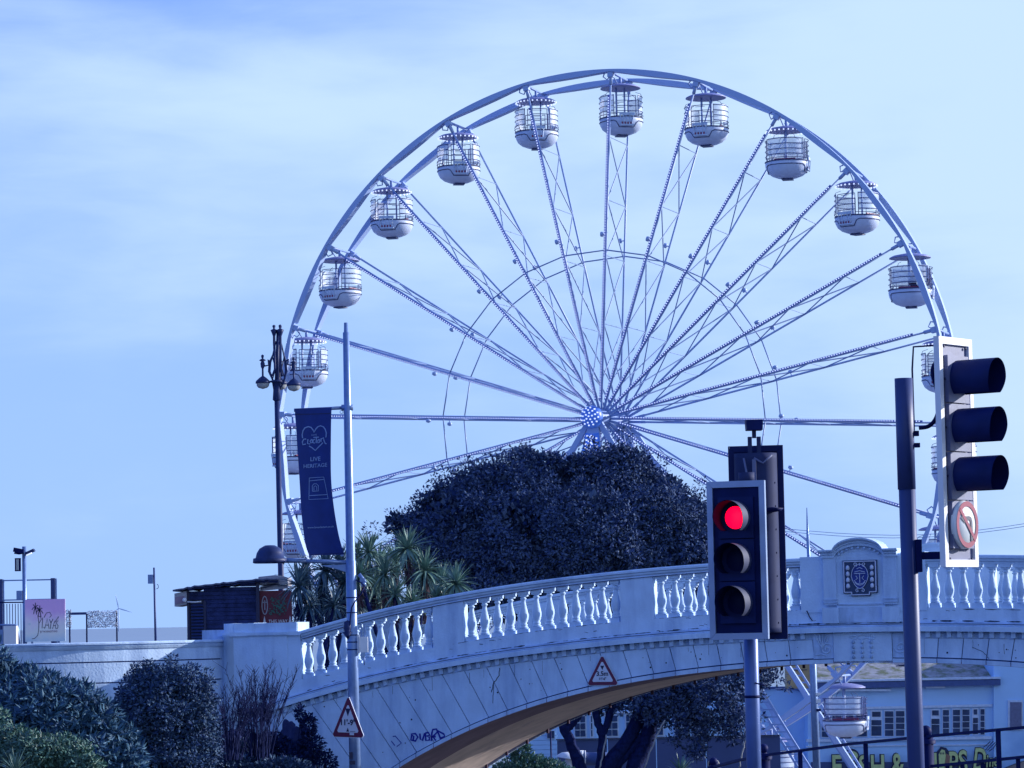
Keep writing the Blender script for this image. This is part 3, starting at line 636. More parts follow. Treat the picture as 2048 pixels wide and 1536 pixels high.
# gondolas
def gondola_meshes():
    g = {}
    q = MB(); q.lathe([(0, -.34), (.35, -.37), (.8, -.46), (.96, -.54), (.97, -.58), (.91, -.59), (.5, -.55), (0, -.55)], 32); g['roof'] = q.mesh('roof', M['gonroof'])
    q = MB(); q.weld = False
    for i in range(28): t = 2 * pi * i / 28; q.box((.94 * cos(t), .94 * sin(t), -.62), (.05, .05, .06), rz=t)
    g['roof_lamps'] = q.mesh('lamps', M['led'])
    q = MB(); q.lathe([(.94, -2.06), (.99, -2.06), (1.0, -2.2), (.97, -2.36), (.88, -2.55), (.70, -2.70), (.45, -2.80), (.2, -2.84), (0, -2.85)], 36); q.lathe([(.94, -2.06), (.93, -2.25), (.8, -2.5), (0, -2.62)], 24)
    g['shell'] = q.mesh('shell', M['gonbowl'])
    def rz_(z):
        P_ = [(-2.06, .99), (-2.2, 1.0), (-2.36, .97), (-2.55, .88), (-2.70, .70)]
        for i in range(4):
            if P_[i + 1][0] <= z <= P_[i][0]: k = (z - P_[i][0]) / (P_[i + 1][0] - P_[i][0]); return lerp(P_[i][1], P_[i + 1][1], k)
        return .99
    q = MB(); pts = []
    for i in range(49):
        t = -pi + 2 * pi * i / 48; z = -2.24
        for c0 in (-pi / 2, pi / 2):
            d = abs((t - c0 + pi) % (2 * pi) - pi)
            if d < .42: z = -2.56
            elif d < .55: z = -2.56 + (d - .42) / .13 * .32
        pts.append(((rz_(z) + .012) * cos(t), (rz_(z) + .012) * sin(t), z))
    q.tube(pts, .021, 5, cap=False); q.tube([(1.0 * cos(2 * pi * i / 40), 1.0 * sin(2 * pi * i / 40), -2.055) for i in range(41)], .026, 5, cap=False)
    q.box((0, 0, -2.87), (.5, .5, .05)); g['trim_line'] = q.mesh('trim_line', M['trim'])
    q = MB(); q.weld = False
    def arc(r, z, a0, a1, rad=.017): q.tube([(r * cos(lerp(a0, a1, i / 14)), r * sin(lerp(a0, a1, i / 14)), z) for i in range(15)], rad, 4)
    for c0 in (0, pi):
        for z in (-1.03, -1.28, -1.52, -1.76): arc(1.0, z, c0 - .95, c0 + .95)
        arc(1.02, -1.93, c0 - 1.1, c0 + 1.1, .014)
        for s_ in (-.95, .95): a = c0 + s_; q.tube([(1.0 * cos(a), 1.0 * sin(a), -1.0), (1.0 * cos(a), 1.0 * sin(a), -1.78), (1.04 * cos(a), 1.04 * sin(a), -1.88), (.98 * cos(a), .98 * sin(a), -2.06)], .018, 4)
        for s_ in (-.6, 0, .6): a = c0 + s_; q.tube([(1.02 * cos(a), 1.02 * sin(a), -1.8), (.98 * cos(a), .98 * sin(a), -2.06)], .014, 4)
        for s_ in (-.5, .5): a = c0 + s_; q.tube([(1.0 * cos(a), 1.0 * sin(a), -1.03), (.93 * cos(a), .93 * sin(a), -.88), (.7 * cos(a), .7 * sin(a), -.80)], .012, 4)
    for c0 in (-pi / 2, pi / 2):
        x0, x1 = c0 - .48, c0 + .48
        for a in (x0, x1): q.tube([(.98 * cos(a), .98 * sin(a), -1.05), (.98 * cos(a), .98 * sin(a), -2.08)], .017, 4)
        for z in (-1.05, -1.30, -1.55, -1.80): arc(.98, z, x0, x1)
        q.tube([(.96 * cos(c0) + d * sin(c0), .96 * sin(c0) + d * cos(c0), -1.12) for d in (-.22, .22)] , .012, 4)
    g['cage'] = q.mesh('cage', M['cage'])
    q = MB(); q.smooth = True
    q.smooth = False
    q.lathe([(.985, -.98), (.985, -1.82)], 14, a0=-.93, a1=.93)
    g['clear_panel'] = q.mesh('clear_panel', M['glass'])
    q = MB(); q.tube([(-.22, 0, -.5), (-.22, 0, -2.4)], .05, 6); q.tube([(.22, .1, -.5), (.22, .1, -2.4)], .045, 6); g['pole'] = q.mesh('pole', M['wheelpaint'])
    q = MB(); q.box((-.62, 0, -2.12), (.34, 1.1, .09)); q.box((-.80, 0, -2.02), (.06, 1.0, .12)); g['seat'] = q.mesh('seat', M['red'])
    q = MB(); q.weld = False
    for i in range(5): q.bar((-.30 + .13 * i, -.97, -2.45), (-.36 + .16 * i, -1.0, -1.98), .045, .03)
    q.box((-.02, -1.0, -1.95), (.72, .05, .12)); q.box((-.02, -.96, -2.47), (.66, .06, .06)); g['gate'] = q.mesh('gate', M['winframe'])
    q = MB(); q.box((-.02, -.95, -2.40), (.52, .07, .13)); g['gate_panel'] = q.mesh('gate_panel', M['red'])
    return g
G = gondola_meshes()
def hinge(deg):
    a = R_(deg + PH); x, z = RW * cos(a), RW * sin(a); y = SEP / 2
    return WC + Vector((x * cos(WA) + y * sin(WA), -x * sin(WA) + y * cos(WA), z))
names = {90: 'at the very top of the wheel', 75: 'first right of the topmost one', 60: 'second right of the topmost one', 45: 'third right of the topmost one', 30: 'fourth right of the top with dark figures in it',
    15: 'half hidden behind the tall signal on the right', 0: 'between the right pole and the tall signal, at axle height', -15: 'low at the right above the crest of the far parapet', -30: 'seen through the right hand balusters',
    -45: 'in front of the white building under the arch', -60: 'lowest one, beside the support legs under the arch', 105: 'first left of the topmost one', 120: 'second left of the topmost one', 135: 'third left of the topmost one',
    150: 'fourth left of the top, above the lamp column', 165: 'beside the ornate lamp standard', 180: 'between the ornate lamp standard and the navy banner', 195: 'low behind the dome street lamp'}
for deg, nm in names.items():
    rz = U(-.9, .9) if deg not in (30, 60, -45) else 1.35
    g_ = thing('gondola', 'white round wheel gondola ' + nm, 'gondola', hinge(deg), rz, 'gondolas hanging from the wheel')
    for k in ('roof', 'shell', 'trim_line', 'cage', 'clear_panel', 'pole', 'seat', 'gate'): o = link(G[k], k, g_, scale=(1, 1, 1) if k in ('roof', 'pole', 'seat') else (1.04, 1.04, 1))
    for k in ('clear_panel', 'seat'): link(G[k], k, g_, rot=(0, 0, pi), scale=(1.03, 1.03, 1))
    link(G['gate_panel'], 'gate_panel', g_, scale=(1.04, 1.04, 1))
    if deg in (0, 15, 45, 60, 105, 135, 180, 165, 120): link(G['roof_lamps'], 'lamps', children(g_)[0], kind='stuff')
    q = MB(); d = Vector((sin(WA), cos(WA), 0)); d.rotate(Matrix.Rotation(-rz, 3, 'Z')); q.tube([d * -1.35, d * 1.35], .06, 6); q.tube([(0, 0, 0), (0, 0, -.4)], .07, 6); q.tube([d * -1.35, d * -.5 + Vector((0, 0, -.42))], .03, 5); q.build('hanger', M['wheelrod'], g_)
def skin_body(name, edges, pts, rad, m_, parent=None, loc=(0, 0, 0), rz=0):
    me = bpy.data.meshes.new(name); me.from_pydata(pts, edges, []); o = link(me, name, parent, loc, (0, 0, rz))
    sk = o.modifiers.new('Skin', 'SKIN'); ss = o.modifiers.new('Sub', 'SUBSURF'); ss.levels = 1; ss.render_levels = 1
    for i, r in enumerate(rad): me.skin_vertices[0].data[i].radius = (r, r)
    me.skin_vertices[0].data[0].use_root = True
    ev = o.evaluated_get(bpy.context.evaluated_depsgraph_get()); nm_ = bpy.data.meshes.new_from_object(ev)
    o.modifiers.clear(); o.data = nm_; nm_.materials.clear(); nm_.materials.append(m_); return o
def seated(loc, rz, label):
    p = thing('person', label, 'person', loc, rz, 'riders in the gondola')
    body = skin_body('body', [(0, 1), (1, 2), (2, 3), (3, 4), (2, 5), (5, 6), (6, 7), (2, 8), (8, 9), (9, 10), (0, 11), (11, 12), (12, 13), (0, 14), (14, 15), (15, 16)],
        [(0, 0, .1), (0, 0, .35), (0, 0, .52), (0, -.01, .62), (0, -.02, .74), (-.2, 0, .5), (-.25, -.05, .28), (-.18, -.24, .2), (.2, 0, .5), (.25, -.05, .28), (.18, -.24, .2), (-.12, -.12, .08), (-.13, -.42, .07), (-.13, -.44, -.32), (.12, -.12, .08), (.13, -.42, .07), (.13, -.44, -.32)],
        [.15, .15, .13, .055, .10, .07, .05, .035, .07, .05, .035, .09, .07, .045, .09, .07, .045], M['cloth'], p)
    q = MB(); q.lathe([(0, -.11), (.07, -.09), (.085, -.02), (.08, .05), (0, .08)], 10, (0, -.035, .76)); q.build('head', M['skin'], p)
    q = MB(); q.lathe([(.095, -.03), (.1, .03), (.07, .1), (0, .13)], 10, (0, 0, .77)); q.build('hair', M['cloth'], p)
h = hinge(30)
seated(h + Vector((.1, -.25, -2.10)), .3, 'dark clothed rider sitting left in the gondola right of the spoke ends')
seated(h + Vector((.60, -.1, -2.10)), -.5, 'dark clothed rider sitting right in the same gondola')

# ------------------------------------------------------------------ traffic signals
def signal_head(name, label, loc, rz, aspects, lit=None, sign=False, edge='alu', door='blackb', wdt=.44, vis_len=.25, deep=.20, vcut=.30):
    t = thing(name, label, 'traffic light', loc, rz)
    n = aspects + (1 if sign else 0); H = .30 * n + .22; W_ = wdt
    q = MB(); q.box((0, .015, H / 2), (W_ - .03, .012, H - .03)); q.build('backing_board', M[door], t)
    q = MB(); e = .045
    for pts in (([(-W_ / 2, 0), (W_ / 2, 0), (W_ / 2 - e, e), (-W_ / 2 + e, e)]), ([(-W_ / 2 + e, H - e), (W_ / 2 - e, H - e), (W_ / 2, H), (-W_ / 2, H)]), ([(-W_ / 2, .002), (-W_ / 2 + e, e + .002), (-W_ / 2 + e, H - e - .002), (-W_ / 2, H - .002)]), ([(W_ / 2 - e, e + .002), (W_ / 2, .002), (W_ / 2, H - .002), (W_ / 2 - e, H - e - .002)])):
        f = MB(); f.prism(pts, -.012, .03); f.build('board_edging', M[edge], t)
    q = MB(); hw = .135
    q.box((0, .02 + deep / 2, H / 2), (hw * 2, deep, H - .12)); q.build('housing', M['blackb'], t)
    for i in range(n):
        z = H - .11 - .15 - .30 * i
        q = MB(); q.box((0, -.012, z), (.275, .03, .292)); dr = q.build('door', M['black' if door == 'blackb' else 'panelgrey'], t)
        if sign and i == n - 1: 
            q = MB(); q.lathe([(0, .03), (.145, .028), (.150, .01), (.150, -.01)], 32, (0, -.028, z), Matrix.Rotation(pi / 2, 3, 'X')); sf = q.build('no_left_turn_sign', M['signlit'], t)
            q = MB(); fl = lambda u, v, l: (u, -.061 - l, z + v)
            q.ribbon([(.128 * cos(2 * pi * k / 40), .128 * sin(2 * pi * k / 40)) for k in range(41)], .032, fl); q.ribbon([(-.095, .095), (.095, -.095)], .026, fl, .003); q.build('red_ring', M['ringred'], sf)
            q = MB(); q.ribbon([(.05, -.10), (.05, .02), (.04, .035), (.02, .04), (-.04, .04)], .026, fl, .0015); q.add([fl(-.09, .04, .0015), fl(-.035, .075, .0015), fl(-.035, .005, .0015)], [(0, 1, 2)]); q.build('arrow', M['signblack'], sf)
            continue
        q = MB(); q.lathe([(0, .012), (.055, .008), (.080, 0)], 28, (0, -.03, z), Matrix.Rotation(pi / 2, 3, 'X'))
        q.build('lens', M['redlamp' if lit == i else 'deadlens'], dr)
        # visor: a tube cut back underneath, open at the bottom
        for (r, m_, nm) in ((.118, 'visorout' if door == 'blackb' else 'black', 'visor'), (.114, 'visorin', 'visor_lining')):
            v = MB(); ang = [R_(-52) + (R_(284)) * k / 36 for k in range(37)]; rs = []
            for k_, y_ in enumerate((0, .2, .45, .7, 1.0)):
                row = []
                for a in ang:
                    cut = vcut * max(0.0, -sin(a)) ** 1.1
                    L = vis_len * (1 - cut - .06 * (1 - sin(a)) / 2); row.append((r * cos(a), -.028 - y_ * L - (0.0 if nm == 'visor' else -.001), z + r * sin(a)))
                rs.append(row)
            v.smooth = True; v.sweep(rs, closed=False); v.build(nm, M[m_], dr)
    for sx in (-1, 1):
        for z in ([H - .06, .05] + [H - .26 - .30 * i for i in range(n - 1)]) if door != 'blackb' else []:
            q = MB(); q.lathe([(0, .008), (.009, .006), (.009, 0)], 6, (sx * (W_ / 2 - .075), -.002, z), Matrix.Rotation(pi / 2, 3, 'X')); q.build('screw', M['alu' if door == 'blackb' else 'signblack'], t)
    return t, H
D1 = 23.5
A0 = place(1479, 1279, D1)
sA, HA = signal_head('traffic_signal', 'three lamp signal showing red, aluminium edged black board, in front of its pole', (A0.x, D1, A0.z), R_(-19), 3, lit=0, wdt=.455, vis_len=.24)
sA.scale = (1.0, 1.0, 1.075)
# the pole carrying it, with the camera on top and a second head seen from behind
f0, f1 = plumb(1508, 1536, 946, D1 + .33); gz = ground_z(f0.x, f0.y)
pole = thing('signal_pole', 'grey signal pole behind the red light', 'pole', (f0.x, f0.y, gz))
q = MB(); q.tube([(0, 0, 0), (0, 0, f1.z - gz)], .057, 16); q.build('shaft', M['pole_mid'], pole)
q = MB(); q.tube([(0, 0, f1.z - gz - .08), (0, 0, f1.z - gz + .005)], .062, 16); q.build('cap', M['housing'], pole)
q = MB(); q.lathe([(.058, 0), (.061, 0), (.061, .02), (.058, .02)], 12, (0, 0, place(1508, 1398, D1).z - gz)); q.tube([(.02, -.06, place(0, 1398, D1).z - gz), (.10, -.08, place(0, 1404, D1).z - gz)], .006, 5); q.build('strap', M['iron'], pole)
for zz in (.2, .85):
    q = MB(); q.box((-.07, -.13, A0.z + zz - gz), (.10, .10, .05)); q.build('bracket', M['housing'], pole)
    q = MB(); q.box((.10, .13, A0.z + zz - gz), (.12, .22, .05)); q.build('bracket', M['housing'], pole)
Bc = place(1521, 1279, D1 + .75); 
sB, HB = signal_head('traffic_signal', 'four unit signal seen from behind, dull rounded housing on a black board', (Bc.x, D1 + .75, Bc.z), R_(180 - 8), 3, sign=True, wdt=.43, edge='black', vis_len=.22)
sB.scale = (1, 1, 1.07)
for o in [c for c in children(sB) if c.name.split('.')[0] == 'housing']: bpy.data.objects.remove(o)
q = MB(); hb = [(-.17, .03), (-.165, .10), (-.13, .17), (-.06, .205), (.06, .205), (.13, .17), (.165, .10), (.17, .03)]
q.smooth = True; q.sweep([[(x, y, z) for x, y in hb] for z in (.05, .09, .72, .725, HB - .10, HB - .06)]); q.build('housing', M['housing'], sB)
for i in range(7):
    q = MB(); q.box((-.15, .125, .12 + i * .17), (.012, .012, .012)); q.build('screw', M['signblack'], sB)
q = MB(); q.box((-.0, .21, HB - .42), (.03, .06, .62)); q.tube([(.0, .23, HB - .1), (-.07, .23, HB - .14), (-.14, .22, HB - .08)], .008, 5); q.tube([(0, .24, HB - .5), (.05, .26, HB - .25), (.08, .22, HB - .1)], .008, 5)
q.build('cable', M['panelgrey'], sB)
q = MB(); q.lathe([(0, -.02), (.07, -.01), (.09, .01), (0, .02)], 12, (-.13, .22, HB - .48)); q.build('cable_gland', M['blackb'], sB)
cb = place(1508, 866, D1 + .6); det = thing('detector', 'small black vehicle detector box clamped above the rear facing signal', 'sensor', (cb.x, D1 + .6, cb.z))
q = MB(); q.prism([(-.062, .02), (.062, .02), (.066, .10), (-.066, .10)], -.09, .07); q.build('casing', M['blackb'], det)
q = MB(); q.box((-.035, 0, -.10), (.03, .05, .14)); q.box((.035, 0, -.10), (.03, .05, .14)); q.box((0, 0, -.01), (.03, .04, .06)); q.tube([(0, 0, -.17), (0, 0, -.5)], .018, 8); q.build('clamp', M['housing'], det)
# right hand signal and its pole
D2 = 20.6
Cc = place(1922, 1134, D2)
sC, HC = signal_head('traffic_signal', 'tall unlit signal turned to the right, with a no left turn sign below', (Cc.x, D2, Cc.z), R_(52), 3, sign=True, edge='whiteedge', door='panelgrey', wdt=.44, vis_len=.30, deep=.03, vcut=.06)
sC.scale = (1, 1, 1.08)
f0, f1 = plumb(1832, 1480, 758, D2 + .35); gz = -2.6
pole2 = thing('signal_pole', 'tall blue grey pole standing left of the no left turn signal', 'pole', (f0.x, f0.y, gz))
q = MB(); lean = -.0028 * (f1.z - gz); q.tube([(0, 0, 0), (lean, 0, f1.z - gz)], .057, 18); q.build('shaft', M['polegrey'], pole2)
q = MB(); q.tube([(lean, 0, f1.z - gz - .75), (lean, 0, f1.z - gz + .006)], .061, 18); q.build('sleeve', M['polegrey'], pole2)
q = MB(); zb = place(1832, 855, D2).z - gz
q.tube([(.05, 0, zb), (.05, 0, zb + .42), (.06, -.02, zb + .57), (.19, -.1, zb + .57)], .007, 6); q.box((.05, 0, zb - .02), (.06, .05, .035)); q.box((.05, 0, zb - .10), (.07, .05, .03)); q.build('bracket', M['iron'], pole2)
q = MB(); cp = [(1838, 856), (1858, 852), (1872, 836), (1878, 810), (1874, 780), (1866, 752), (1866, 735), (1875, 722), (1884, 720)]
pts = [place(x, y, D2 + .12) - Vector((f0.x, f0.y, gz)) for x, y in cp]; sm = []
for i in range(len(pts) - 1):
    for k in range(5):
        p0, p1, p2, p3 = pts[max(i - 1, 0)], pts[i], pts[i + 1], pts[min(i + 2, len(pts) - 1)]; u = k / 5
        sm.append(.5 * ((2 * p1) + (p2 - p0) * u + (2 * p0 - 5 * p1 + 4 * p2 - p3) * u * u + (-p0 + 3 * p1 - 3 * p2 + p3) * u ** 3))
q.tube(sm + [pts[-1]], .014, 8); q.build('cable_loop', M['iron'], pole2)
for zq in (1110,):
    z_ = place(1832, zq, D2).z - gz; q = MB(); q.box((.13, -.02, z_), (.20, .06, .05)); q.box((.05, 0, z_), (.04, .14, .22)); q.build('bracket', M['iron'], pole2)

# ------------------------------------------------------------------ railing, bottom right
q_pts = [(1852, 1480, 24.0, 24), (1527, 1512, 27.0, 20), (1427, 1536, 29.2, 17), (2240, 1440, 21.6, 26)]
rail = thing('railing', 'black iron railing with ball topped posts along the pavement', 'railing', place(1852, 1480, 24.0))
o_ = rail.location.copy()
for px, py, d, db in q_pts:
    P_ = place(px, py, d) - o_; r_ = db / 2 / F_PX * d
    q = MB(); q.tube([P_ + Vector((0, 0, .02)), P_ + Vector((0, 0, -1.35))], .058, 10); q.lathe([(.075, -.03), (.075, 0), (.04, .01), (.03, .03)], 12, P_); po = q.build('post', M['iron'], rail)
    q = MB(); q.lathe([(0, -r_)] + [(r_ * cos(a), r_ * sin(a)) for a in [-pi / 2 + pi * k / 10 for k in range(1, 10)]] + [(0, r_)], 16, P_ + Vector((0, 0, .02 + r_))); q.build('ball', M['iron'], po)
top = [place(px, py + dy, d) - o_ for px, py, dy, d in ((2240, 1440, -6, 21.6), (2048, 1455, 0, 22.7), (1852, 1474, -1, 24.0), (1700, 1488, 0, 25.4), (1527, 1511, 0, 27.0), (1480, 1520, 0, 27.9), (1427, 1534, 0, 29.2))]
low = [place(px, py, d) - o_ for px, py, d in ((2240, 1500, 21.6), (2048, 1514, 22.7), (1858, 1533, 24.0), (1700, 1552, 25.4), (1527, 1580, 27.0))]
for nm, L in (('top_rail', top), ('lower_rail', low)):
    for i in range(len(L) - 1): q = MB(); q.bar(L[i], L[i + 1], .035, .022); q.build(nm, M['iron'], rail)
for px, d, y0 in ((1600, 26.2, 1500), (1731, 25.1, 1485), (1996, 23.0, 1459)):
    P_ = place(px, y0, d) - o_; q = MB(); q.box(P_ + Vector((0, 0, -.6)), (.036, .02, 1.2)); q.build('bar', M['iron'], rail)
for px, d, y0 in ((1965, 23.3, 1524), (2036, 22.8, 1516), (1895, 23.8, 1530), (1925, 23.6, 1527)):
    P_ = place(px, y0, d) - o_; q = MB(); q.box(P_ + Vector((0, 0, -.4)), (.030, .02, .8)); q.build('bar', M['iron'], rail)

# ------------------------------------------------------------------ street lamp with banner, left
DL = 50.0
f0, f1 = plumb(711, 1536, 645, DL); gz = ground_z(f0.x, DL); base = Vector((f0.x, DL, gz))
lamp = thing('lamp_column', 'tall pale grey lamp column with a dome lamp arm, standing before the bridge', 'lamp post', base)
Hh = f1.z - gz
def L_(px, py, d=DL): return place(px, py, d) - base
z1 = L_(703, 815).z; z2 = L_(703, 665).z; z3 = L_(706, 1122).z; tl = -.0045
q = MB(); q.tube([(0, 0, 0), (tl * z3, 0, z3), (tl * z3, 0, z3 + .01), (tl * z1, 0, z1), (tl * z1, 0, z1 + .02), (tl * z2, 0, z2), (tl * z2, 0, z2 + .01), (tl * Hh, 0, Hh)], [.098, .083, .074, .066, .060, .052, .036, .030], 18); q.build('shaft', M['galv'], lamp)
ax = tl * z3
q = MB(); q.tube([(ax, 0, z3 - .02), (L_(575, 1121).x, 0, L_(575, 1121).z)], .033, 10); q.tube([(L_(612, 1121).x, 0, L_(612, 1121).z), (L_(560, 1121).x, 0, L_(560, 1121).z)], .042, 10); q.build('arm', M['galv'], lamp)
q = MB(); q.prism([(ax - .03, z3 - .05), (L_(640, 1126).x, z3 - .06), (L_(672, 1130).x, z3 - .12), (ax - .03, L_(700, 1146).z)], -.015, .015); q.build('gusset', M['galv'], lamp)
dc = L_(540, 1113); q = MB(); q.lathe([(0, .185), (.08, .18), (.17, .13), (.215, .06), (.235, -.02), (.275, -.03), (.28, -.10), (.25, -.11), (0, -.10)], 28, dc)
q.lathe([(0, .02), (.10, .01), (.16, -.06)], 12, dc + Vector((.17, 0, .02)), Matrix.Rotation(R_(50), 3, 'Y')); q.build('lamp_dome', M['lampiron'], lamp)
q = MB(); q.tube([(tl * z1, 0, z1 + .0), (L_(588, 818).x, 0, L_(588, 818).z - .02)], .028, 8); q.tube([(tl * z1 + .09, 0, z1), (tl * z1 - .1, 0, z1)], .05, 8); q.build('banner_arm', M['galv'], lamp)
q = MB(); q.lathe([(.022, -.01), (.03, 0), (.022, .01)], 10, L_(683, 824), Matrix.Rotation(pi / 2, 3, 'X')); q.build('eyelet', M['galv'], lamp)
for y in (1196, 1226, 1271, 1285, 1300):
    q = MB(); z_ = L_(706, y).z; q.lathe([(.084, 0), (.092, 0), (.092, .016), (.084, .016)], 14, (tl * z_, 0, z_)); q.build('strap', M['iron'], lamp)
q = MB(); q.tube([L_(712, 1160) + Vector((0, -.05, 0)), L_(722, 1165) + Vector((0, -.06, 0)), L_(730, 1172) + Vector((0, -.06, 0)), L_(724, 1186) + Vector((0, -.08, 0)), L_(714, 1198) + Vector((0, -.1, 0)), L_(704, 1215) + Vector((0, -.1, 0)), L_(701, 1240) + Vector((0, -.1, 0)), L_(700, 1252) + Vector((0, -.1, 0))], .012, 6)
q.build('cable', M['iron'], lamp)
q = MB(); p = L_(725, 1160); q.box(p, (.08, .08, .06)); q.tube([L_(718, 1148), L_(724, 1156), L_(731, 1166)], .03, 8); q.lathe([(0, .05), (.04, .03), (.045, -.03), (0, -.05)], 10, L_(727, 1168)); q.build('plug_socket', M['galv'], lamp)
q = MB(); q.box(L_(728, 1289) + Vector((0, -.04, 0)), (.13, .12, .25)); q.box(L_(716, 1288), (.05, .08, .30)); q.build('junction_box', M['cream'], lamp)
q = MB(); q.box(L_(723, 1262) + Vector((0, -.02, 0)), (.02, .03, .22)); q.box(L_(729, 1262) + Vector((0, -.02, 0)), (.02, .03, .22)); q.tube([L_(729, 1312), L_(729, 1330)], .01, 6); q.build('conduit', M['galv'], lamp)
q = MB(); q.lathe([(0, .16), (.06, .13), (.07, .02), (.04, -.08), (.09, -.03), (0, -.16)], 8, L_(697, 1260) + Vector((-.01, -.06, 0))); q.build('hood', M['lampiron'], lamp)
q = MB()
for y0, y1, x0, x1 in ((1504, 1517, 699, 706), (1521, 1528, 700, 711)): a, b_ = L_(x0, y0), L_(x1, y1); q.box(((a.x + b_.x) / 2, -.10, (a.z + b_.z) / 2), (b_.x - a.x, .01, a.z - b_.z))
q.build('sticker', M['signblack'], lamp)
# banner: hangs from the upper arm, pulled over at the bottom
DBn = DL - .08
L0 = [(590, 818), (593, 860), (599, 950), (604, 1030), (611, 1085), (619, 1111)]; R0 = [(664, 815), (663, 860), (663, 950), (668, 1010), (678, 1070), (689, 1109)]
def curve(P_, t):
    n = len(P_) - 1; x = max(0, min(.9999, t)) * n; i = int(x); u = x - i
    p0, p1, p2, p3 = [Vector(P_[max(0, min(n, i + j))]) for j in (-1, 0, 1, 2)]
    return .5 * ((2 * p1) + (p2 - p0) * u + (2 * p0 - 5 * p1 + 4 * p2 - p3) * u * u + (-p0 + 3 * p1 - 3 * p2 + p3) * u ** 3)
def bn(u, v, lift=0):                                   # u 0..1 across, v 0..1 down
    a, c = curve(L0, v), curve(R0, v); p = a.lerp(c, u); bulge = .10 * sin(pi * u) * (.3 + v) + .03 * sin(5 * v + 3 * u)
    return place(p.x, p.y, DBn - lift) + Vector((0, bulge - .1, 0))
ban = thing('banner', 'long navy cloth banner with a heart emblem, strung from the lamp column', 'banner', bn(.5, 0))
bo = ban.location.copy()
q = MB(); q.smooth = True; q.sweep([[tuple(bn(u / 10, v / 40) - bo) for u in range(11)] for v in range(41)], closed=False); q.build('cloth', M['banner'], ban)
q = MB(); q.sweep([[tuple(bn(u / 10, v, .006) - bo) for u in range(11)] for v in (.075, .082)], closed=False); q.sweep([[tuple(bn(u / 10, v, .006) - bo) for u in range(11)] for v in (.972, .978)], closed=False); q.build('hem', M['navyink'], ban)
def bpx(u, v, lift=0):                                  # photograph pixels on the banner face
    lo, hi = 0.0, 1.0
    for _ in range(18):
        m_ = (lo + hi) / 2; a, c = curve(L0, m_), curve(R0, m_); y = a.y + (c.y - a.y) * ((u - a.x) / (c.x - a.x))
        if y < v: lo = m_
        else: hi = m_
    a, c = curve(L0, lo), curve(R0, lo); return bn((u - a.x) / (c.x - a.x), lo, .008 + lift) - bo
def ink(strokes, w, name):
    q = MB(); 
    for st in strokes: q.ribbon(st, w, lambda u, v, l: tuple(bpx(u, v, l)))
    return q.build(name, M['bannerink'], ban)
def cz(x, y): return (600 + x / 9.04, 840 + y / 9.04)
heart = [cz(*p) for p in ((50, 330), (42, 270), (55, 200), (90, 145), (150, 122), (200, 135), (235, 175), (255, 225), (285, 170), (325, 125), (375, 108), (430, 130), (465, 180), (482, 240), (475, 320))]
ink([heart, [cz(*p) for p in ((165, 472), (215, 500), (280, 552), (340, 490), (420, 415))]], 2.3, 'heart_outline')
ink([[cz(*p) for p in st] for st in (((115, 345), (70, 350), (45, 400), (55, 450), (110, 435)), ((145, 350), (140, 430), (185, 435)), ((215, 350), (185, 385), (195, 415), (225, 410), (228, 370), (215, 350)), ((275, 350), (240, 365), (235, 410), (270, 420)),
      ((245, 318), (345, 312)), ((300, 318), (295, 420)), ((345, 350), (320, 380), (325, 415), (355, 408), (362, 370), (345, 350)), ((385, 335), (385, 400)), ((385, 350), (430, 325), (440, 380), (465, 435), (490, 435)))], 2.2, 'town_name')
def btext(txt, size, cx, cy, name, sk=0.0):
    me = text_mesh(txt, size, bold=.015 * size)
    for p in me.vertices: p.co = bpx(cx + p.co.x, cy - p.co.y - p.co.x * sk, .002)
    me.materials.clear(); me.materials.append(M['bannerink']); link(me, name, ban)
btext('LOVE', 4.6, 628.5, 871.5, 'lettering', .04); btext('LIVE', 11.5, 631, 922, 'lettering', .05); btext('HERITAGE', 10.5, 631, 935, 'lettering', .06)
btext('www.loveclacton.co.uk', 5.6, 642, 1056, 'lettering', .05)
bx_ = [[cz(*p) for p in st] for st in (((170, 1050), (435, 1035), (515, 1425), (165, 1440), (170, 1050)), ((175, 1103), (440, 1078)), ((165, 1370), (500, 1352)), ((228, 1290), (225, 1190), (255, 1155), (300, 1155), (335, 1190), (338, 1285), (228, 1290)), ((255, 1275), (255, 1210), (280, 1190), (305, 1210), (308, 1275)))]
ink(bx_, 1.3, 'tower_drawing')
for x_, y_ in ((621, 1107), (684, 1103)):
    q = MB(); q.box(place(x_, y_ + 4, DL - .03) - bo, (.05, .06, .09)); q.build('clip', M['galv'], ban)

# ------------------------------------------------------------------ triangular height signs
def tri_sign(label, loc, rz, w, build_text, h=None):
    t = thing('height_sign', label, 'road sign', loc, rz); h = h or w * .90
    def tri(s, y0, y1, name, m_, par=t, dz=0):
        q = MB(); cx, cy = 0, h * .36; P_ = [(-w / 2, 0), (w / 2, 0), (0, h)]; out = []
        for k in range(3):
            p = Vector(P_[k]); a = Vector(P_[k - 1]); c = Vector(P_[(k + 1) % 3]); r = .07 * w
            for u in (1, .5, 0):
                d = (a - p).normalized() * r * u + (c - p).normalized() * r * (1 - u); pt = p + d; out.append(((pt.x - cx) * s + cx, (pt.y - cy) * s + cy))
        q.prism(out, y0, y1); return q.build(name, m_, par)
    tri(1.04, .0, .012, 'plate', M['signwhite']); tri(1.0, -.004, .002, 'red_border', M['signred']); tri(.70, -.008, -.003, 'face', M['signwhite'])
    fl = lambda u, v, l: (u, -.010 - l, v)
    def arrow(cx, z0, z1, ww): q = MB(); q.add([fl(cx - ww / 2, z0, 0), fl(cx + ww / 2, z0, 0), fl(cx, z1, 0)], [(0, 1, 2)]); q.build('arrow', M['signblack'], t)
    build_text(t, fl, arrow, w, h); return t
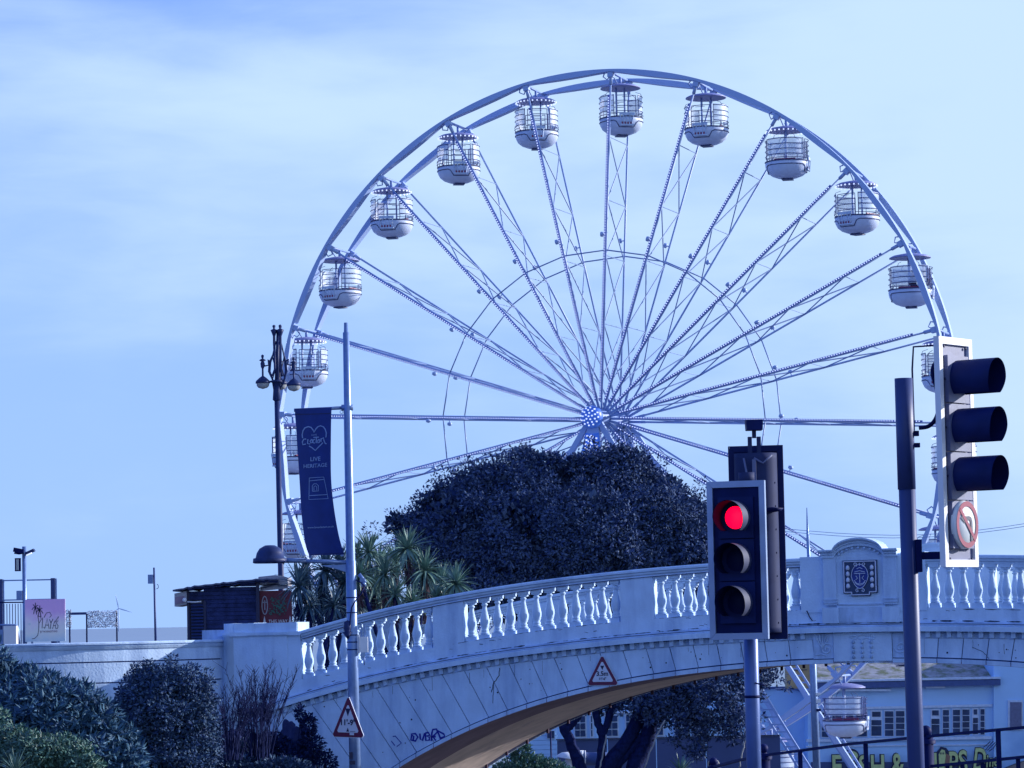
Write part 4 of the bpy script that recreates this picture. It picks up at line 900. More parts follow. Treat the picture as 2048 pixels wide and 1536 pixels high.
def sgA(t, fl, arrow, w, h):
    arrow(0, h * .64, h * .50, w * .13)
    text_on('3.5m', .115, fl, M['signblack'], t, v=h * .31, bold=.003); text_on('11\'-6"', .062, fl, M['signblack'], t, v=h * .17, bold=.002)
u_, v_ = br_px(1208, 1370)
def b2w(u, y, z): return Vector((u * cos(BY) + y * sin(BY), 56 - u * sin(BY) + y * cos(BY), z))
tri_sign('red triangle height sign reading 3.5m fixed to the arch face', b2w(u_, -.06, v_), -BY, .60, sgA)
def sgB(t, fl, arrow, w, h):
    arrow(-.0, h * .69, h * .50, w * .16); arrow(-.0, h * .13, h * .23, w * .09)
    text_on('11\'-9"', .125, fl, M['signblack'], t, v=h * .29, bold=.004)
    q = MB(); q.add([fl(.04, h * .145, 0), fl(.14, h * .145, 0), fl(.14, h * .135, 0), fl(.04, h * .135, 0)], [(0, 1, 2, 3)]); q.build('line', M['signblack'], t)
    q = MB(); q.box((.08, -.014, h * .075), (.08, .006, .035)); q.build('patch', M['signwhite'], t)
p_ = place(696, 1474, DL - .16); s2 = tri_sign('red triangle height sign in feet and inches on the pale lamp column', p_, R_(-28), .60, sgB, h=.66); s2.rotation_euler = (0, R_(1.5), R_(-28))

# ------------------------------------------------------------------ ornate lamp standard
DO = 68.0; f0, f1 = plumb(563, 1200, 648, DO); base = Vector((f0.x, DO, -1.35)); Hh = f1.z + 1.35
orn = thing('ornate_lamp', 'dark ornate iron lamp standard with hanging globe lamps', 'lamp post', base)
def O_(px, py): 
    p = place(px, py, DO) - base; return Vector((p.x, 0, p.z))
zt_ = O_(560, 775).z; lx = lambda z: -.009 * (z - 2)
q = MB(); q.tube([(lx(z), 0, z) for z in (0, .5, 1.0, zt_)], [.11, .10, .07, .055], 14); q.tube([(lx(zt_), 0, zt_ - .15), (lx(zt_), 0, zt_ + .12)], [.075, .065], 12)
q.lathe([(.055, -.25), (.09, -.22), (.075, 0), (.10, .16), (.15, .17), (.15, .2), (.06, .22)], 12, (lx(zt_), 0, zt_ - .05)); q.tube([(lx(zt_), 0, zt_), (O_(556, 662).x, 0, O_(556, 662).z)], [.05, .035], 10); q.build('shaft', M['lampiron'], orn)
finial = [(.02, -.40), (.03, -.3), (.028, -.12), (.05, -.05), (.08, .02), (.03, .04), (.02, .06), (.035, .09), (.035, .12), (0, .14)]
cx, cz_ = O_(557, 700).x, O_(557, 700).z
for k, (dx, dy) in enumerate(((-.09, -.04), (.05, -.08), (.04, .08))):
    q = MB(); zf = O_(556, 662).z; q.lathe(finial, 10, (cx + dx, dy, zf)); q.tube([(cx + dx, dy, zf - .35), (cx + dx * .9, dy * .9, zf - .85), (cx + dx * 1.5, dy * 1.6, zf - 1.0)], .028, 7); q.build('finial', M['lampiron'], orn)
    ang = (pi + .25, -.35, pi / 2)[k]; rr_ = .36
    ex, ey = rr_ * cos(ang), rr_ * sin(ang)
    q = MB(); zA = O_(557, 705).z; zB = O_(557, 765).z
    for s_ in (0, 1):
        off = .03 * s_
        q.tube([(cx + ex * .16, ey * .16, zA + .25), (cx + ex * .35, ey * .35, zA - .05), (cx + ex * .50 - off, ey * .5, zA - .22), (cx + ex * .55 - off, ey * .55, zA - .42), (cx + ex * .30, ey * .3, zB - .02), (cx + .01, 0, zB - .14)], .018, 6)
    q.tube([(cx + ex * .5, ey * .5, zA - .2), (cx + ex * .65, ey * .65, zA - .16), (cx + ex * .62, ey * .62, zA - .28), (cx + ex * .85, ey * .85, zA - .30), (cx + ex, ey, zA - .24)], .02, 6)
    q.tube([(cx + ex * .38, ey * .38, zA - .1), (cx + ex * .2, ey * .2, zA - .35), (cx + ex * .4, ey * .4, zA - .6), (cx + ex * .05, ey * .05, zB)], .015, 6)
    arm = q.build('arm', M['lampiron'], orn)
    zl = O_(528, 768).z - (.07 if k == 1 else 0)
    q = MB(); q.lathe([(0, .62), (.03, .60), (.03, .56), (.015, .53), (.08, .49), (.03, .46), (.05, .42), (.04, .34), (.02, .30), (.022, .14), (.08, .10), (.155, .03), (.165, -.02), (.14, -.025)], 16, (cx + ex, ey, zl + .03)); pend = q.build('pendant', M['lampiron'], orn)
    q = MB(); q.lathe([(.145, 0), (.135, -.06), (.10, -.10), (0, -.13)], 16, (cx + ex, ey, zl + .01)); q.build('globe', M['globe'], pend)

# ------------------------------------------------------------------ behind the wing wall: promenade things
def place_thing(name, label, cat, px, py, d, rz=0.0, group=None):
    p = place(px, py, d); return thing(name, label, cat, p, rz, group)
# flood light pole
D = 72.0; K = D / F_PX
f0, f1 = plumb(50, 1290, 1093, D); fl_ = thing('floodlight_pole', 'pole with twin floodlights and a boxed speaker, left of the pastel sign', 'floodlight', (f0.x, D, f0.z - .9))
h0 = f1.z - f0.z + .9
def hz_(y): return h0 - (y - 1093) * K
q = MB(); q.tube([(0, 0, 0), (0, 0, h0)], .05, 10); q.build('shaft', M['galv'], fl_)
q = MB(); q.box((-.12, 0, hz_(1101)), (.24, .22, .10), M=Matrix.Rotation(R_(12), 3, 'Y')); q.lathe([(0, .06), (.1, .04), (.12, -.05), (0, -.07)], 10, (-.12, 0, hz_(1103))); q.build('floodlight', M['iron'], fl_)
q = MB(); q.box((.14, -.02, hz_(1104)), (.22, .22, .06), M=Matrix.Rotation(R_(-24), 3, 'Y')); fo = q.build('floodlight', M['lampiron'], fl_)
q = MB(); q.box((.12, -.05, hz_(1108.5)), (.13, .14, .02), M=Matrix.Rotation(R_(-24), 3, 'Y')); q.build('lamp_face', M['led'], fo)
q = MB(); 
for dx in (-.20, -.10): q.box((dx, 0, hz_(1129)), (.025, .12, .30))
for dz in (1117, 1141): q.box((-.15, 0, hz_(dz)), (.13, .12, .025))
for dx in (-.165, -.135): q.box((dx, .02, hz_(1129)), (.012, .06, .27))
q.build('lantern_box', M['iron'], fl_)
q = MB(); q.box((-.11, -.04, hz_(1190)), (.13, .12, .21)); q.build('control_box', M['galv'], fl_)
# goal like frame and iron fence
D = 74.0; K = D / F_PX; fr = place_thing('rigging_frame', 'grey square frame of two posts and a crossbar behind the pastel sign', 'frame', 3, 1300, D)
def lx_(x): return (x - 3) * K
def lz_(y): return (1300 - y) * K
for x in (2, 107): q = MB(); q.box((lx_(x), 0, lz_(1160) / 2 - .5), (.10, .12, lz_(1158) + 1)); q.build('post', M['polegrey'], fr); q = MB(); q.box((lx_(x) + .075, 0, lz_(1160) / 2 - .5), (.03, .05, lz_(1160) + 1)); q.build('side_rail', M['galv'], fr)
for y in (1162, 1201): q = MB(); q.box((lx_(54), 0, lz_(y)), (lx_(107) - .1, .06, .03)); q.build('crossbar', M['galv'], fr)
D = 70.5; K = D / F_PX; fn_ = place_thing('iron_fence', 'dark vertical bar fence panel at the far left edge', 'fence', 4, 1300, D)
def lx2(x): return (x - 4) * K
q = MB(); q.bar((lx2(-40), 0, (1300 - 1205) * K), (lx2(48), 0, (1300 - 1206) * K), .03); q.bar((lx2(-40), 0, -.1), (lx2(48), 0, -.1), .03); q.build('rail', M['iron'], fn_)
for i in range(15):
    x = -36 + i * 5.6; q = MB(); q.box((lx2(x), 0, .42), (.016, .016, 1.25)); q.build('fence_bar', M['iron'], fn_)
q = MB(); q.tube([(lx2(-30), -.3, (1300 - 1250) * K), (lx2(36), -.3, (1300 - 1251) * K), (lx2(40), -.3, (1300 - 1256) * K), (lx2(46), -.3, -.1)], .025, 8); q.build('hand_rail', M['galv'], fn_)
bx0 = place_thing('white_box', 'plain white cabinet standing at the left end of the wall', 'cabinet', 22, 1285, 69); q = MB(); q.box((0, 0, .12), (.28, .3, .5)); q.build('body', M['whiteedge'], bx0); q = MB(); q.box((-.26, .02, .08), (.22, .3, .42)); q.build('side_cabinet', M['galv'], bx0)
# pastel sign
D = 70.0; K = D / F_PX
pink = bpy.data.materials.new('pastel print'); pink.use_nodes = True; nt = pink.node_tree; tcn = nt.nodes.new('ShaderNodeTexCoord'); sp = nt.nodes.new('ShaderNodeSeparateXYZ'); nz = nt.nodes.new('ShaderNodeTexNoise'); nz.inputs['Scale'].default_value = 3
ad = nt.nodes.new('ShaderNodeMath'); ad.operation = 'MULTIPLY_ADD'; cr = nt.nodes.new('ShaderNodeValToRGB'); nt.links.new(tcn.outputs['Generated'], sp.inputs[0]); nt.links.new(tcn.outputs['Object'], nz.inputs['Vector'])
nt.links.new(nz.outputs[0], ad.inputs[0]); ad.inputs[1].default_value = .45; nt.links.new(sp.outputs[2], ad.inputs[2]); nt.links.new(ad.outputs[0], cr.inputs[0])
for i, (p_, c_) in enumerate(((.2, (.58, .80, .98)), (.55, (.92, .94, .92)), (.85, (.95, .84, .94)), (1.1, (.92, .62, .92)), (1.25, (.86, .50, .88)))):
    e = cr.color_ramp.elements[i] if i < 2 else cr.color_ramp.elements.new(min(p_, 1.0)); e.position = min(p_ / 1.25, 1.0); e.color = (*c_, 1)
nt.links.new(cr.outputs[0], nt.nodes['Principled BSDF'].inputs['Base Color'])
ps = place_thing('pastel_sign', 'square pink and pale blue sign with a palm logo behind the wing wall', 'sign', 91, 1300, D)
def sgn(px, py, l=0): return ((px - 91) * K, -.02 - l, (1300 - py) * K)
q = MB(); q.box((0, 0, (1300 - 1241) * K), (80 * K, .03, 84 * K)); q.build('panel', pink, ps)
q = MB(); q.box((-.3, .03, -.3), (.05, .04, 1.4)); q.box((.3, .03, -.3), (.05, .04, 1.4)); q.build('support', M['galv'], ps)
def cs(x, y): return (x / 6.98, 1080 + y / 6.98)
def sink(strokes, w, name, m_):
    q = MB(); [q.ribbon([cs(*p) for p in st], w, lambda u, v, l: sgn(u, v, .002)) for st in strokes]; return q.build(name, m_, ps)
sink([((535, 1050), (548, 1160), (545, 1260), (530, 1330), (490, 1370), (450, 1378)), ((535, 1062), (575, 1075), (582, 1110), (548, 1165)), ((602, 1085), (592, 1230), (628, 1222)), ((628, 1240), (665, 1100), (690, 1240)), ((642, 1190), (686, 1190)), ((620, 1085), (655, 1022), (700, 1012), (724, 1055), (700, 1085)),
      ((696, 1110), (716, 1165)), ((745, 1105), (716, 1165), (706, 1245)), ((738, 1245), (765, 1130), (786, 1245)), ((746, 1200), (784, 1200)), ((825, 1075), (765, 1160)), ((820, 1132), (797, 1142), (797, 1178), (816, 1200), (808, 1238), (785, 1245))], 1.2, 'lettering', M['signblack'])
fr_ = []
for cx0, cy0 in ((500, 950), (560, 990)):
    for a in range(7): t = a * .9 + .3; fr_.append(((cx0, cy0), (cx0 + 28 * cos(t), cy0 + 45 * sin(t) - 10), (cx0 + 48 * cos(t), cy0 + 85 * sin(t) + 12)))
sink(fr_, 1.5, 'palm_logo', M['navyink'])
me = text_mesh('@ THE BANDSTAND', 5.2)
for p in me.vertices: p.co = Vector(sgn(98 + p.co.x * .72, 1265 - p.co.y, .003))
me.materials.append(M['signred']); link(me, 'lettering', ps)
q = MB(); q.lathe([(0, 0), (.03, .002)], 12, sgn(60, 1248, .004), Matrix.Rotation(pi / 2, 3, 'X')); q.build('sun_dot', M['whiteedge'], ps)
# pale wind break
D = 78.0; K = D / F_PX; wb = place_thing('wind_break', 'pale dappled netting screen on dark posts beside the pastel sign', 'screen', 185, 1300, D)
for x, y0, y1 in ((140, 1222, 1290), (174, 1228, 1290), (234, 1224, 1290)): q = MB(); q.box(((x - 185) * K, 0, (1300 - (y0 + y1) / 2) * K - .2), (.035, .035, (y1 - y0) * K + .4)); q.build('post', M['iron'], wb)
q = MB(); q.box(((157 - 185) * K, 0, (1300 - 1227) * K), (34 * K, .05, 5 * K)); q.build('beam', M['polegrey'], wb)
for x0, x1, y0, y1 in ((132, 144, 1220, 1254), (176, 236, 1223, 1255)):
    q = MB(); q.weld = False; n = int((x1 - x0) * 22)
    for i in range(n):
        x, y = U(x0, x1), U(y0 - 1, y1 + 1); s = U(.007, .017); q.box(((x - 185) * K, U(-.05, .05), (1300 - y) * K), (s * 1.6, .012, s), rz=U(-1, 1))
    q.build('netting', M['netting'], wb, kind='stuff')
# camera pole
D = 80.0; K = D / F_PX; f0, f1 = plumb(312, 1290, 1135, D); cp_ = thing('camera_pole', 'thin dark pole with a small box near its top, left of the wooden hut', 'pole', (f0.x, D, f0.z - .6)); h0 = f1.z - f0.z + .6
q = MB(); q.tube([(0, 0, 0), (-.03, 0, h0)], [.035, .024], 8); q.build('shaft', M['polegrey'], cp_)
q = MB(); q.box((-.12, 0, h0 - 23 * K), (.13, .12, 18 * K)); q.build('box', M['galv'], cp_)
q = MB(); q.tube([(.04 + .04 * sin(a), 0, h0 - 38 * K + .06 * cos(a)) for a in [i * .5 for i in range(8)]], .008, 5); q.build('cable', M['iron'], cp_)
# wind turbine out at sea
D = 9000.0; tb = place(238, 1254, D); wt = thing('wind_turbine', 'faint offshore wind turbine standing on the horizon', 'wind turbine', (tb.x, D, -11)); k = D / F_PX; hh = tb.z + 37 * k + 11
q = MB(); q.tube([(0, 0, 0), (0, 0, hh)], [1.7, 1.0], 8); q.build('tower', M['turbine'], wt)
q = MB(); q.box((0, 0, hh), (3, 6, 3)); q.build('nacelle', M['turbine'], wt)
for a in (102, 222, 342): 
    q = MB(); L = 29 * k; a = R_(a); q.sweep([[(r * cos(a) + s_ * sin(a) * w_, -4, hh + r * sin(a) - s_ * cos(a) * w_) for s_ in (-1, 1)] + [(r * cos(a) - sin(a) * 0, -4.6, hh + r * sin(a))] for r, w_ in ((1, 1.2), (L * .3, 1.7), (L, .3))]); q.build('blade', M['turbine'], wt)
# wooden hut
D = 64.0; K = D / F_PX; hut = place_thing('wooden_hut', 'dark boarded kiosk hut with a sagging felt roof behind the wing wall', 'hut', 440, 1300, D, 0)
def hp(x, y, dy=0): return ((x - 440) * K, dy, (1300 - y) * K)
y_ = 1298; i = 0
def roof_y(x): return 1160 + max(0, (520 - x)) * .085 + max(0, 400 - x) * .10
while y_ > 1168:
    xa = 376 if y_ < 1206 else (410 if True else 376)
    x_l = max(xa, 376); top_ = y_ - 8.2
    x0 = x_l
    if top_ < roof_y(x_l) + 2: x0 = x_l + max(0, (roof_y(x_l) + 4 - top_)) * 9
    if x0 < 500:
        q = MB(); q.box(((x0 + 515 - 880) / 2 * K, U(-.008, .008), (1300 - (y_ - 4.1)) * K), ((515 - x0) * K, .035, 7.4 * K), M=Matrix.Rotation(U(-.003, .003), 3, 'Y')); q.build('board', M['wood'], hut)
    y_ -= 8.2
q = MB(); q.box(((446 - 440) * K, .8, (1300 - 1240) * K), ((515 - 378) * K, 1.5, 116 * K)); q.build('core', M['signblack'], hut)
q = MB(); q.box(((517 - 440) * K, -.02, (1300 - 1233) * K), (.07, .09, 134 * K)); q.box(((378 - 440) * K, -.01, (1300 - 1240) * K), (.05, .07, 120 * K)); q.box(((411 - 440) * K, -.03, (1300 - 1250) * K), (.05, .06, 96 * K)); q.build('corner_post', M['signblack'], hut)
for i in range(14):
    yy = 1210 + i * 6.4; q = MB(); q.box(((396 - 440) * K, -.04, (1300 - yy) * K), (24 * K, .05, .022), M=Matrix.Rotation(.5, 3, 'X')); q.build('louvre', M['polegrey'], hut)
def strip_(L, th, y0, y1, name, m_):
    q = MB(); q.sweep([[hp(x, y, y0), hp(x, y, y1), hp(x, y + th, y1), hp(x, y + th, y0)] for x, y in L]); q.build(name, m_, hut)
L = [(350 + i * 7.2, roof_y(350 + i * 7.2) + U(-1.1, 1.1)) for i in range(30)]
strip_(L, 3.2, -.28, 1.7, 'roof', M['felt']); strip_([(x, y + 4 + U(-.6, .6)) for x, y in L if x > 372], 3, -.20, 1.6, 'roof_edge', M['wood'])
strip_([(352, 1186), (376, 1182)], 26, -.15, 1.4, 'side_shade', M['beige']); strip_([(354, 1193), (372, 1191)], 14, -.17, 1.35, 'side_panel', M['rib'])
q = MB(); q.lathe([(0, .02), (.045, .02), (.045, -.02), (0, -.02)], 12, hp(373, 1199, -.22), Matrix.Rotation(pi / 2, 3, 'X')); q.tube([hp(378, 1203, -.2), hp(392, 1204, -.2), hp(406, 1203, -.2)], .016, 6); q.build('wall_lamp', M['whiteedge'], hut)
strip_([(518, 1156), (552, 1153), (575, 1158)], 17, .05, 1.4, 'fascia', M['beige']); strip_([(520, 1179), (552, 1171), (575, 1174)], 2, .0, 1.35, 'fascia_edge', M['signblack']); strip_([(521, 1175), (576, 1171)], 9, .06, .3, 'fascia', M['beige'])
q = MB(); q.box(((552 - 440) * K, .10, (1300 - 1243) * K), (64 * K, .06, 118 * K)); q.build('painted_board', M['hutred'], hut)
q = MB(); q.weld = False
for i in range(80):
    x, y = U(541, 572), U(1199, 1230); a = U(0, 6); s = U(.03, .06)
    q.add([hp(x, y, .05 + U(-.02, 0)), (hp(x, y)[0] + s * cos(a), .04, hp(x, y)[2] + s * sin(a)), (hp(x, y)[0] + s * cos(a + .7), .04, hp(x, y)[2] + s * sin(a + .7))], [(0, 1, 2)])
q.build('painted_leaves', M['hutgreen'], hut, kind='stuff')
q = MB(); q.ribbon([(530 + 5.5 * cos(t / 3), 1213 + 18 * sin(t / 3)) for t in range(20)], 2, lambda u, v, l: hp(u, v, .055)); q.ribbon([(530, 1203), (530, 1222)], 2, lambda u, v, l: hp(u, v, .055)); q.ribbon([(526, 1207), (534, 1207)], 2, lambda u, v, l: hp(u, v, .055)); q.build('badge', M['beige'], hut)
me = text_mesh('THIS WAY', 10.5)
for p in me.vertices: p.co = Vector(hp(556 + p.co.x * .78, 1249 - p.co.y, .06))
me.materials.append(M['whiteedge']); link(me, 'lettering', hut)
q = MB(); 
for x in (529, 580): q.add([hp(x - 3, 1248, .06), hp(x + 3, 1248, .06), hp(x, 1234, .06)], [(0, 1, 2)])
q.build('painted_spikes', M['whiteedge'], hut)

# ------------------------------------------------------------------ plants
def leaf_cloud(blobs, n, size, asp=1.9, shell=.55, tuft=0.0, per=46):
    # leaves spread through the volume of each blob; with tuft > 0 they sit in small outward facing tufts, as twigs carry them
    q = MB(); q.weld = False; q.keep = True; V, F = [], []; tot = sum(x[3] * x[4] + x[4] * x[5] for x in blobs)
    for b in blobs:
        c = Vector(b[:3]); r = b[3:6]; m = int(n * (r[0] * r[1] + r[1] * r[2]) / tot); done = 0
        while done < m:
            d = Vector((random.gauss(0, 1), random.gauss(0, 1), random.gauss(0, 1))).normalized()
            if d.y > .35 and rnd() < .7: d.y = -d.y
            k = shell + (1.04 - shell) * rnd() ** .5
            base = c + Vector((d.x * r[0], d.y * r[1], d.z * r[2])) * k * (1 + .20 * noise.noise(c * .7 + d * 3.1) + .08 * noise.noise(c + d * 9.0))
            hollow = noise.noise(base * 1.15 + Vector((7, 1, 3))) + .5 * noise.noise(base * 3.1)
            if tuft > .2 and hollow < -.08 and k > .70:
                done += per * .35; continue
            if tuft and hollow > .22: base += d * U(0, tuft * 1.7)
            cnt = per if tuft else 1
            for _ in range(cnt):
                if tuft:
                    e = Vector((random.gauss(0, 1), random.gauss(0, 1), random.gauss(0, 1))).normalized(); p = base + e * tuft * rnd() ** .45
                    ax = (e * 1.2 + Vector((U(-1, 1), U(-1, 1), U(-.8, .8)))).normalized(); nrm = (e + d * .6 + Vector((0, 0, .5)) + Vector((U(-1, 1), U(-1, 1), U(-1, 1))) * .5).normalized()
                    sd = ax.cross(nrm)
                    if sd.length < .05: continue
                    sd.normalize()
                else:
                    p = base; ax = (d + Vector((U(-1, 1), U(-1, 1), U(-.6, 1.0)))).normalized(); sd = ax.cross(Vector((U(-1, 1), U(-1, 1), U(-1, 1)))).normalized()
                L = size * U(.7, 1.4); w = L / asp; i0 = len(V); up = ax.cross(sd) * w * .2
                V += [p, p + ax * L * .5 + sd * w * .5 + up, p + ax * L, p + ax * L * .5 - sd * w * .5 + up]; F.append((i0, i0 + 1, i0 + 2, i0 + 3))
            done += cnt
    q.v = V; q.f = F; q.m = [0] * len(F); q.sm = [False] * len(F); return q
def px_blobs(L, d, depth_scale=1.0):
    out = []
    for x, y, rx, ry, *dd in L:
        D_ = d + (dd[0] if dd else 0); p = place(x, y, D_); k = D_ / F_PX; out.append((p.x, p.y, p.z, rx * k, max(rx, ry) * k * depth_scale, ry * k))
    return out
# holm oak behind the bridge
DT = 76.0
tr_ = thing('holm_oak', 'broad dark evergreen tree behind the footbridge, hiding the wheel legs', 'tree', (place(1250, 1536, DT).x, DT, ground_z(place(1250, 1536, DT).x, DT)))
o_ = tr_.location.copy()
crown = [(1010, 1000, 86, 72), (1120, 990, 95, 70, 1), (1235, 985, 100, 78, .5), (940, 1060, 100, 90, -.5), (1060, 1080, 130, 110, -1), (1190, 1080, 130, 110, -1.2), (1310, 1050, 100, 90, -.5), (1370, 1110, 85, 90, -.8),
         (868, 1085, 56, 52, 0), (826, 1084, 38, 34, .3), (800, 1050, 26, 22, .5), (905, 1140, 90, 70, -.6), (1000, 1170, 120, 70, -1), (1150, 1170, 130, 70, -1), (1290, 1160, 120, 80, -.8), (1400, 1180, 70, 70, 0),
         (975, 958, 40, 26, .3), (1048, 918, 28, 20, .3), (1095, 925, 26, 18), (1150, 932, 24, 16), (1205, 926, 34, 26), (1250, 915, 26, 22), (1280, 940, 30, 28), (1330, 985, 40, 36), (1385, 1030, 34, 36), (890, 1000, 34, 36, .2), (1300, 965, 30, 26), (1412, 1070, 24, 30), (925, 975, 28, 26), (868, 1012, 30, 26), (838, 1046, 24, 22)]
under = [(1420, 1400, 85, 50, -.5), (1490, 1365, 60, 40, 0), (1330, 1410, 70, 40, -.5), (1460, 1450, 60, 28, -.6), (1380, 1480, 34, 32, -.8), (1400, 1510, 16, 18, -.8), (1538, 1350, 20, 24), (1280, 1400, 60, 30, 0), (1200, 1405, 50, 22, .4), (1350, 1370, 90, 40)]
def rel(bl): return [(x - o_.x, y - o_.y, z - o_.z, a, b_, c) for x, y, z, a, b_, c in bl]
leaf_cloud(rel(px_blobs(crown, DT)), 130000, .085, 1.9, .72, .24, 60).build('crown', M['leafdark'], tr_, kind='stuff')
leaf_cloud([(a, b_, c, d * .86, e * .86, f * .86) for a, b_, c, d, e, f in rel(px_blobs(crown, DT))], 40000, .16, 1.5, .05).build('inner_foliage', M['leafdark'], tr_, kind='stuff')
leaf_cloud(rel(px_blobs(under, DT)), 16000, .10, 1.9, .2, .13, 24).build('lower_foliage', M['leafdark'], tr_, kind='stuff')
def limb(pts, rad, name, par, m_, d):
    q = MB(); P_ = [place(x, y, d + (k_[0] if k_ else 0)) - par.location for x, y, *k_ in pts]; out = []; rr = []
    for i in range(len(P_) - 1):
        for k in range(5):
            p0, p1, p2, p3 = P_[max(i - 1, 0)], P_[i], P_[i + 1], P_[min(i + 2, len(P_) - 1)]; u = k / 5
            pt = .5 * ((2 * p1) + (p2 - p0) * u + (2 * p0 - 5 * p1 + 4 * p2 - p3) * u * u + (-p0 + 3 * p1 - 3 * p2 + p3) * u ** 3)
            out.append(pt + Vector((U(-.02, .02), U(-.02, .02), 0))); rr.append(lerp(rad[i], rad[i + 1], u) * d / F_PX)
    q.tube(out + [P_[-1]], rr + [rad[-1] * d / F_PX], 10); return q.build(name, m_, par)
for pts, rad in ((((1225, 1600), (1215, 1536), (1255, 1480), (1280, 1430), (1305, 1380), (1330, 1300)), (20, 16, 14, 14, 16, 14)), (((1275, 1600), (1270, 1536), (1290, 1490), (1300, 1440), (1310, 1380), (1300, 1300)), (22, 18, 15, 16, 20, 16)),
                 (((1175, 1600), (1160, 1536), (1145, 1495), (1130, 1460), (1110, 1420)), (18, 14, 11, 10, 9)), (((1130, 1465), (1142, 1450), (1156, 1430)), (7, 8, 9)), (((1205, 1600), (1200, 1536), (1205, 1480), (1195, 1440), (1188, 1400)), (12, 9, 8, 8, 8)),
                 (((1204, 1475), (1216, 1440), (1232, 1400)), (6, 8, 9)), (((1230, 1536), (1262, 1500), (1285, 1470)), (9, 8, 7)), (((1300, 1400), (1360, 1340), (1420, 1260), (1430, 1150)), (12, 9, 7, 4)), (((1310, 1300), (1200, 1180), (1100, 1060)), (14, 9, 4)), (((1310, 1320), (1250, 1150), (1260, 1000)), (13, 8, 4)), (((1188, 1400), (1050, 1250), (940, 1120)), (8, 8, 4))):
    limb(pts, rad, 'limb', tr_, M['bark'], DT)
for pts in (((1289, 1536), (1310, 1480), (1330, 1440)), ((1478, 1536), (1485, 1500), (1493, 1474)), ((1200, 1536), (1207, 1500), (1212, 1470))):
    limb([(x, y, -1.6) for x, y in pts], (1.6, 1.6, 1.4), 'pale_branch', tr_, M['concrete'], DT)
# shrubs in front of the wing wall
def shrub(label, blobs, n, size, m_, d, asp=2.0, shell=.3, stems=10, name='shrub', tuft=0.0, per=20):
    b0 = blobs[0]; p = place(b0[0], b0[1], d); t = thing(name, label, 'shrub', (p.x, p.y, ground_z(p.x, p.y)))
    bl = [(x - p.x, y - p.y, z - t.location.z, a, b_, c) for x, y, z, a, b_, c in px_blobs(blobs, d)]
    leaf_cloud(bl, n, size, asp, shell, tuft, per).build('foliage', m_, t, kind='stuff')
    q = MB(); q.weld = False
    for i in range(stems):
        b_ = random.choice(bl); q.tube([(U(-.3, .3), U(-.2, .2), 0), (b_[0] * .5 + U(-.2, .2), b_[1] * .5, b_[2] * .5), (b_[0] + U(-.6, .6) * b_[3], b_[1], b_[2] + U(-.2, .8) * b_[5])], [.03, .02, .006], 5)
    q.build('stems', M['bark'], t, kind='stuff'); return t
shrub('large dark leafy shrub at the left edge below the wall', [(80, 1440, 105, 80), (10, 1395, 55, 60, .5), (170, 1455, 66, 58), (50, 1372, 50, 24, .5), (115, 1392, 62, 28, .3), (215, 1490, 50, 50), (0, 1330, 22, 26, .6), (170, 1500, 90, 60), (60, 1500, 100, 70), (230, 1530, 60, 40)], 38000, .125, M['leafbush'], 45.0, 3.6, .5, tuft=.07, per=16)
shrub('rounded small leaved shrub in front of the grooved wall', [(330, 1440, 92, 85), (300, 1385, 55, 45), (365, 1385, 45, 40), (330, 1360, 45, 24), (300, 1345, 7, 24), (345, 1335, 6, 18), (272, 1350, 8, 18), (385, 1350, 8, 18), (415, 1395, 8, 20), (390, 1430, 40, 60), (270, 1450, 46, 70), (330, 1510, 100, 60), (400, 1490, 40, 60)], 38000, .055, M['leafbush2'], 47.5, 1.8, .55, tuft=.09, per=22)
shrub('dark ivy and scrub in the gap left of the arch foot', [(618, 1452, 14, 22), (622, 1490, 24, 30), (640, 1535, 34, 34), (560, 1515, 60, 34), (480, 1505, 64, 44), (600, 1425, 8, 14), (540, 1490, 40, 24)], 9000, .06, M['ivy'], 52.5, 1.8, .2)
shrub('bright green shrub in the bottom left corner', [(60, 1500, 60, 32), (120, 1505, 60, 30, .2), (10, 1480, 30, 24), (160, 1530, 40, 20), (0, 1440, 14, 20, .3)], 12000, .06, M['leafgreen'], 42.0, 2.2, .4, tuft=.07, per=16)
shrub('low scrub at the foot of the bridge abutment', [(560, 1545, 60, 28), (470, 1545, 60, 40), (620, 1560, 40, 24), (500, 1500, 30, 22, .4)], 5000, .07, M['leafbush2'], 50.0, 2.0, .2)
shrub('green and brown bank vegetation seen under the left of the arch', [(1060, 1545, 46, 34), (1020, 1560, 40, 40), (1100, 1556, 46, 32), (1040, 1500, 22, 18)], 7000, .09, M['leafgreen'], 68.0, 2.2, .2)
def spiky(name, label, px, py, d, n, L, m_, w=.02, up=.6, cat='plant', grp=None, sep=True, parent=None, c=None):
    p = place(px, py, d); t = parent or thing(name, label, cat, p, 0, grp); c = c or Vector((0, 0, 0))
    q = MB(); q.weld = False
    for i in range(n):
        a = U(0, 2 * pi); e = U(up * .2, 1.45); Ln = L * U(.6, 1.1); dr = Vector((cos(a) * cos(e), sin(a) * cos(e), sin(e))); sd = dr.cross(Vector((0, 0, 1))).normalized() * w; bend = Ln * U(.05, .35)
        pts = [c + dr * Ln * k + Vector((0, 0, -bend * k * k)) for k in (0, .3, .6, .85, 1)]; ws = (.6, 1, .9, .5, .05); vs = []
        for p_, w_ in zip(pts, ws): vs += [p_ - sd * w_, p_ + sd * w_]
        q.add(vs, [(2 * k, 2 * k + 1, 2 * k + 3, 2 * k + 2) for k in range(4)])
    q.build('blades', m_, t, kind='stuff'); return t
spiky('spiky_grass', 'tuft of spiky grey green grass in the bottom left corner', 30, 1545, 41.0, 90, .42, M['palm'], .006, .9)
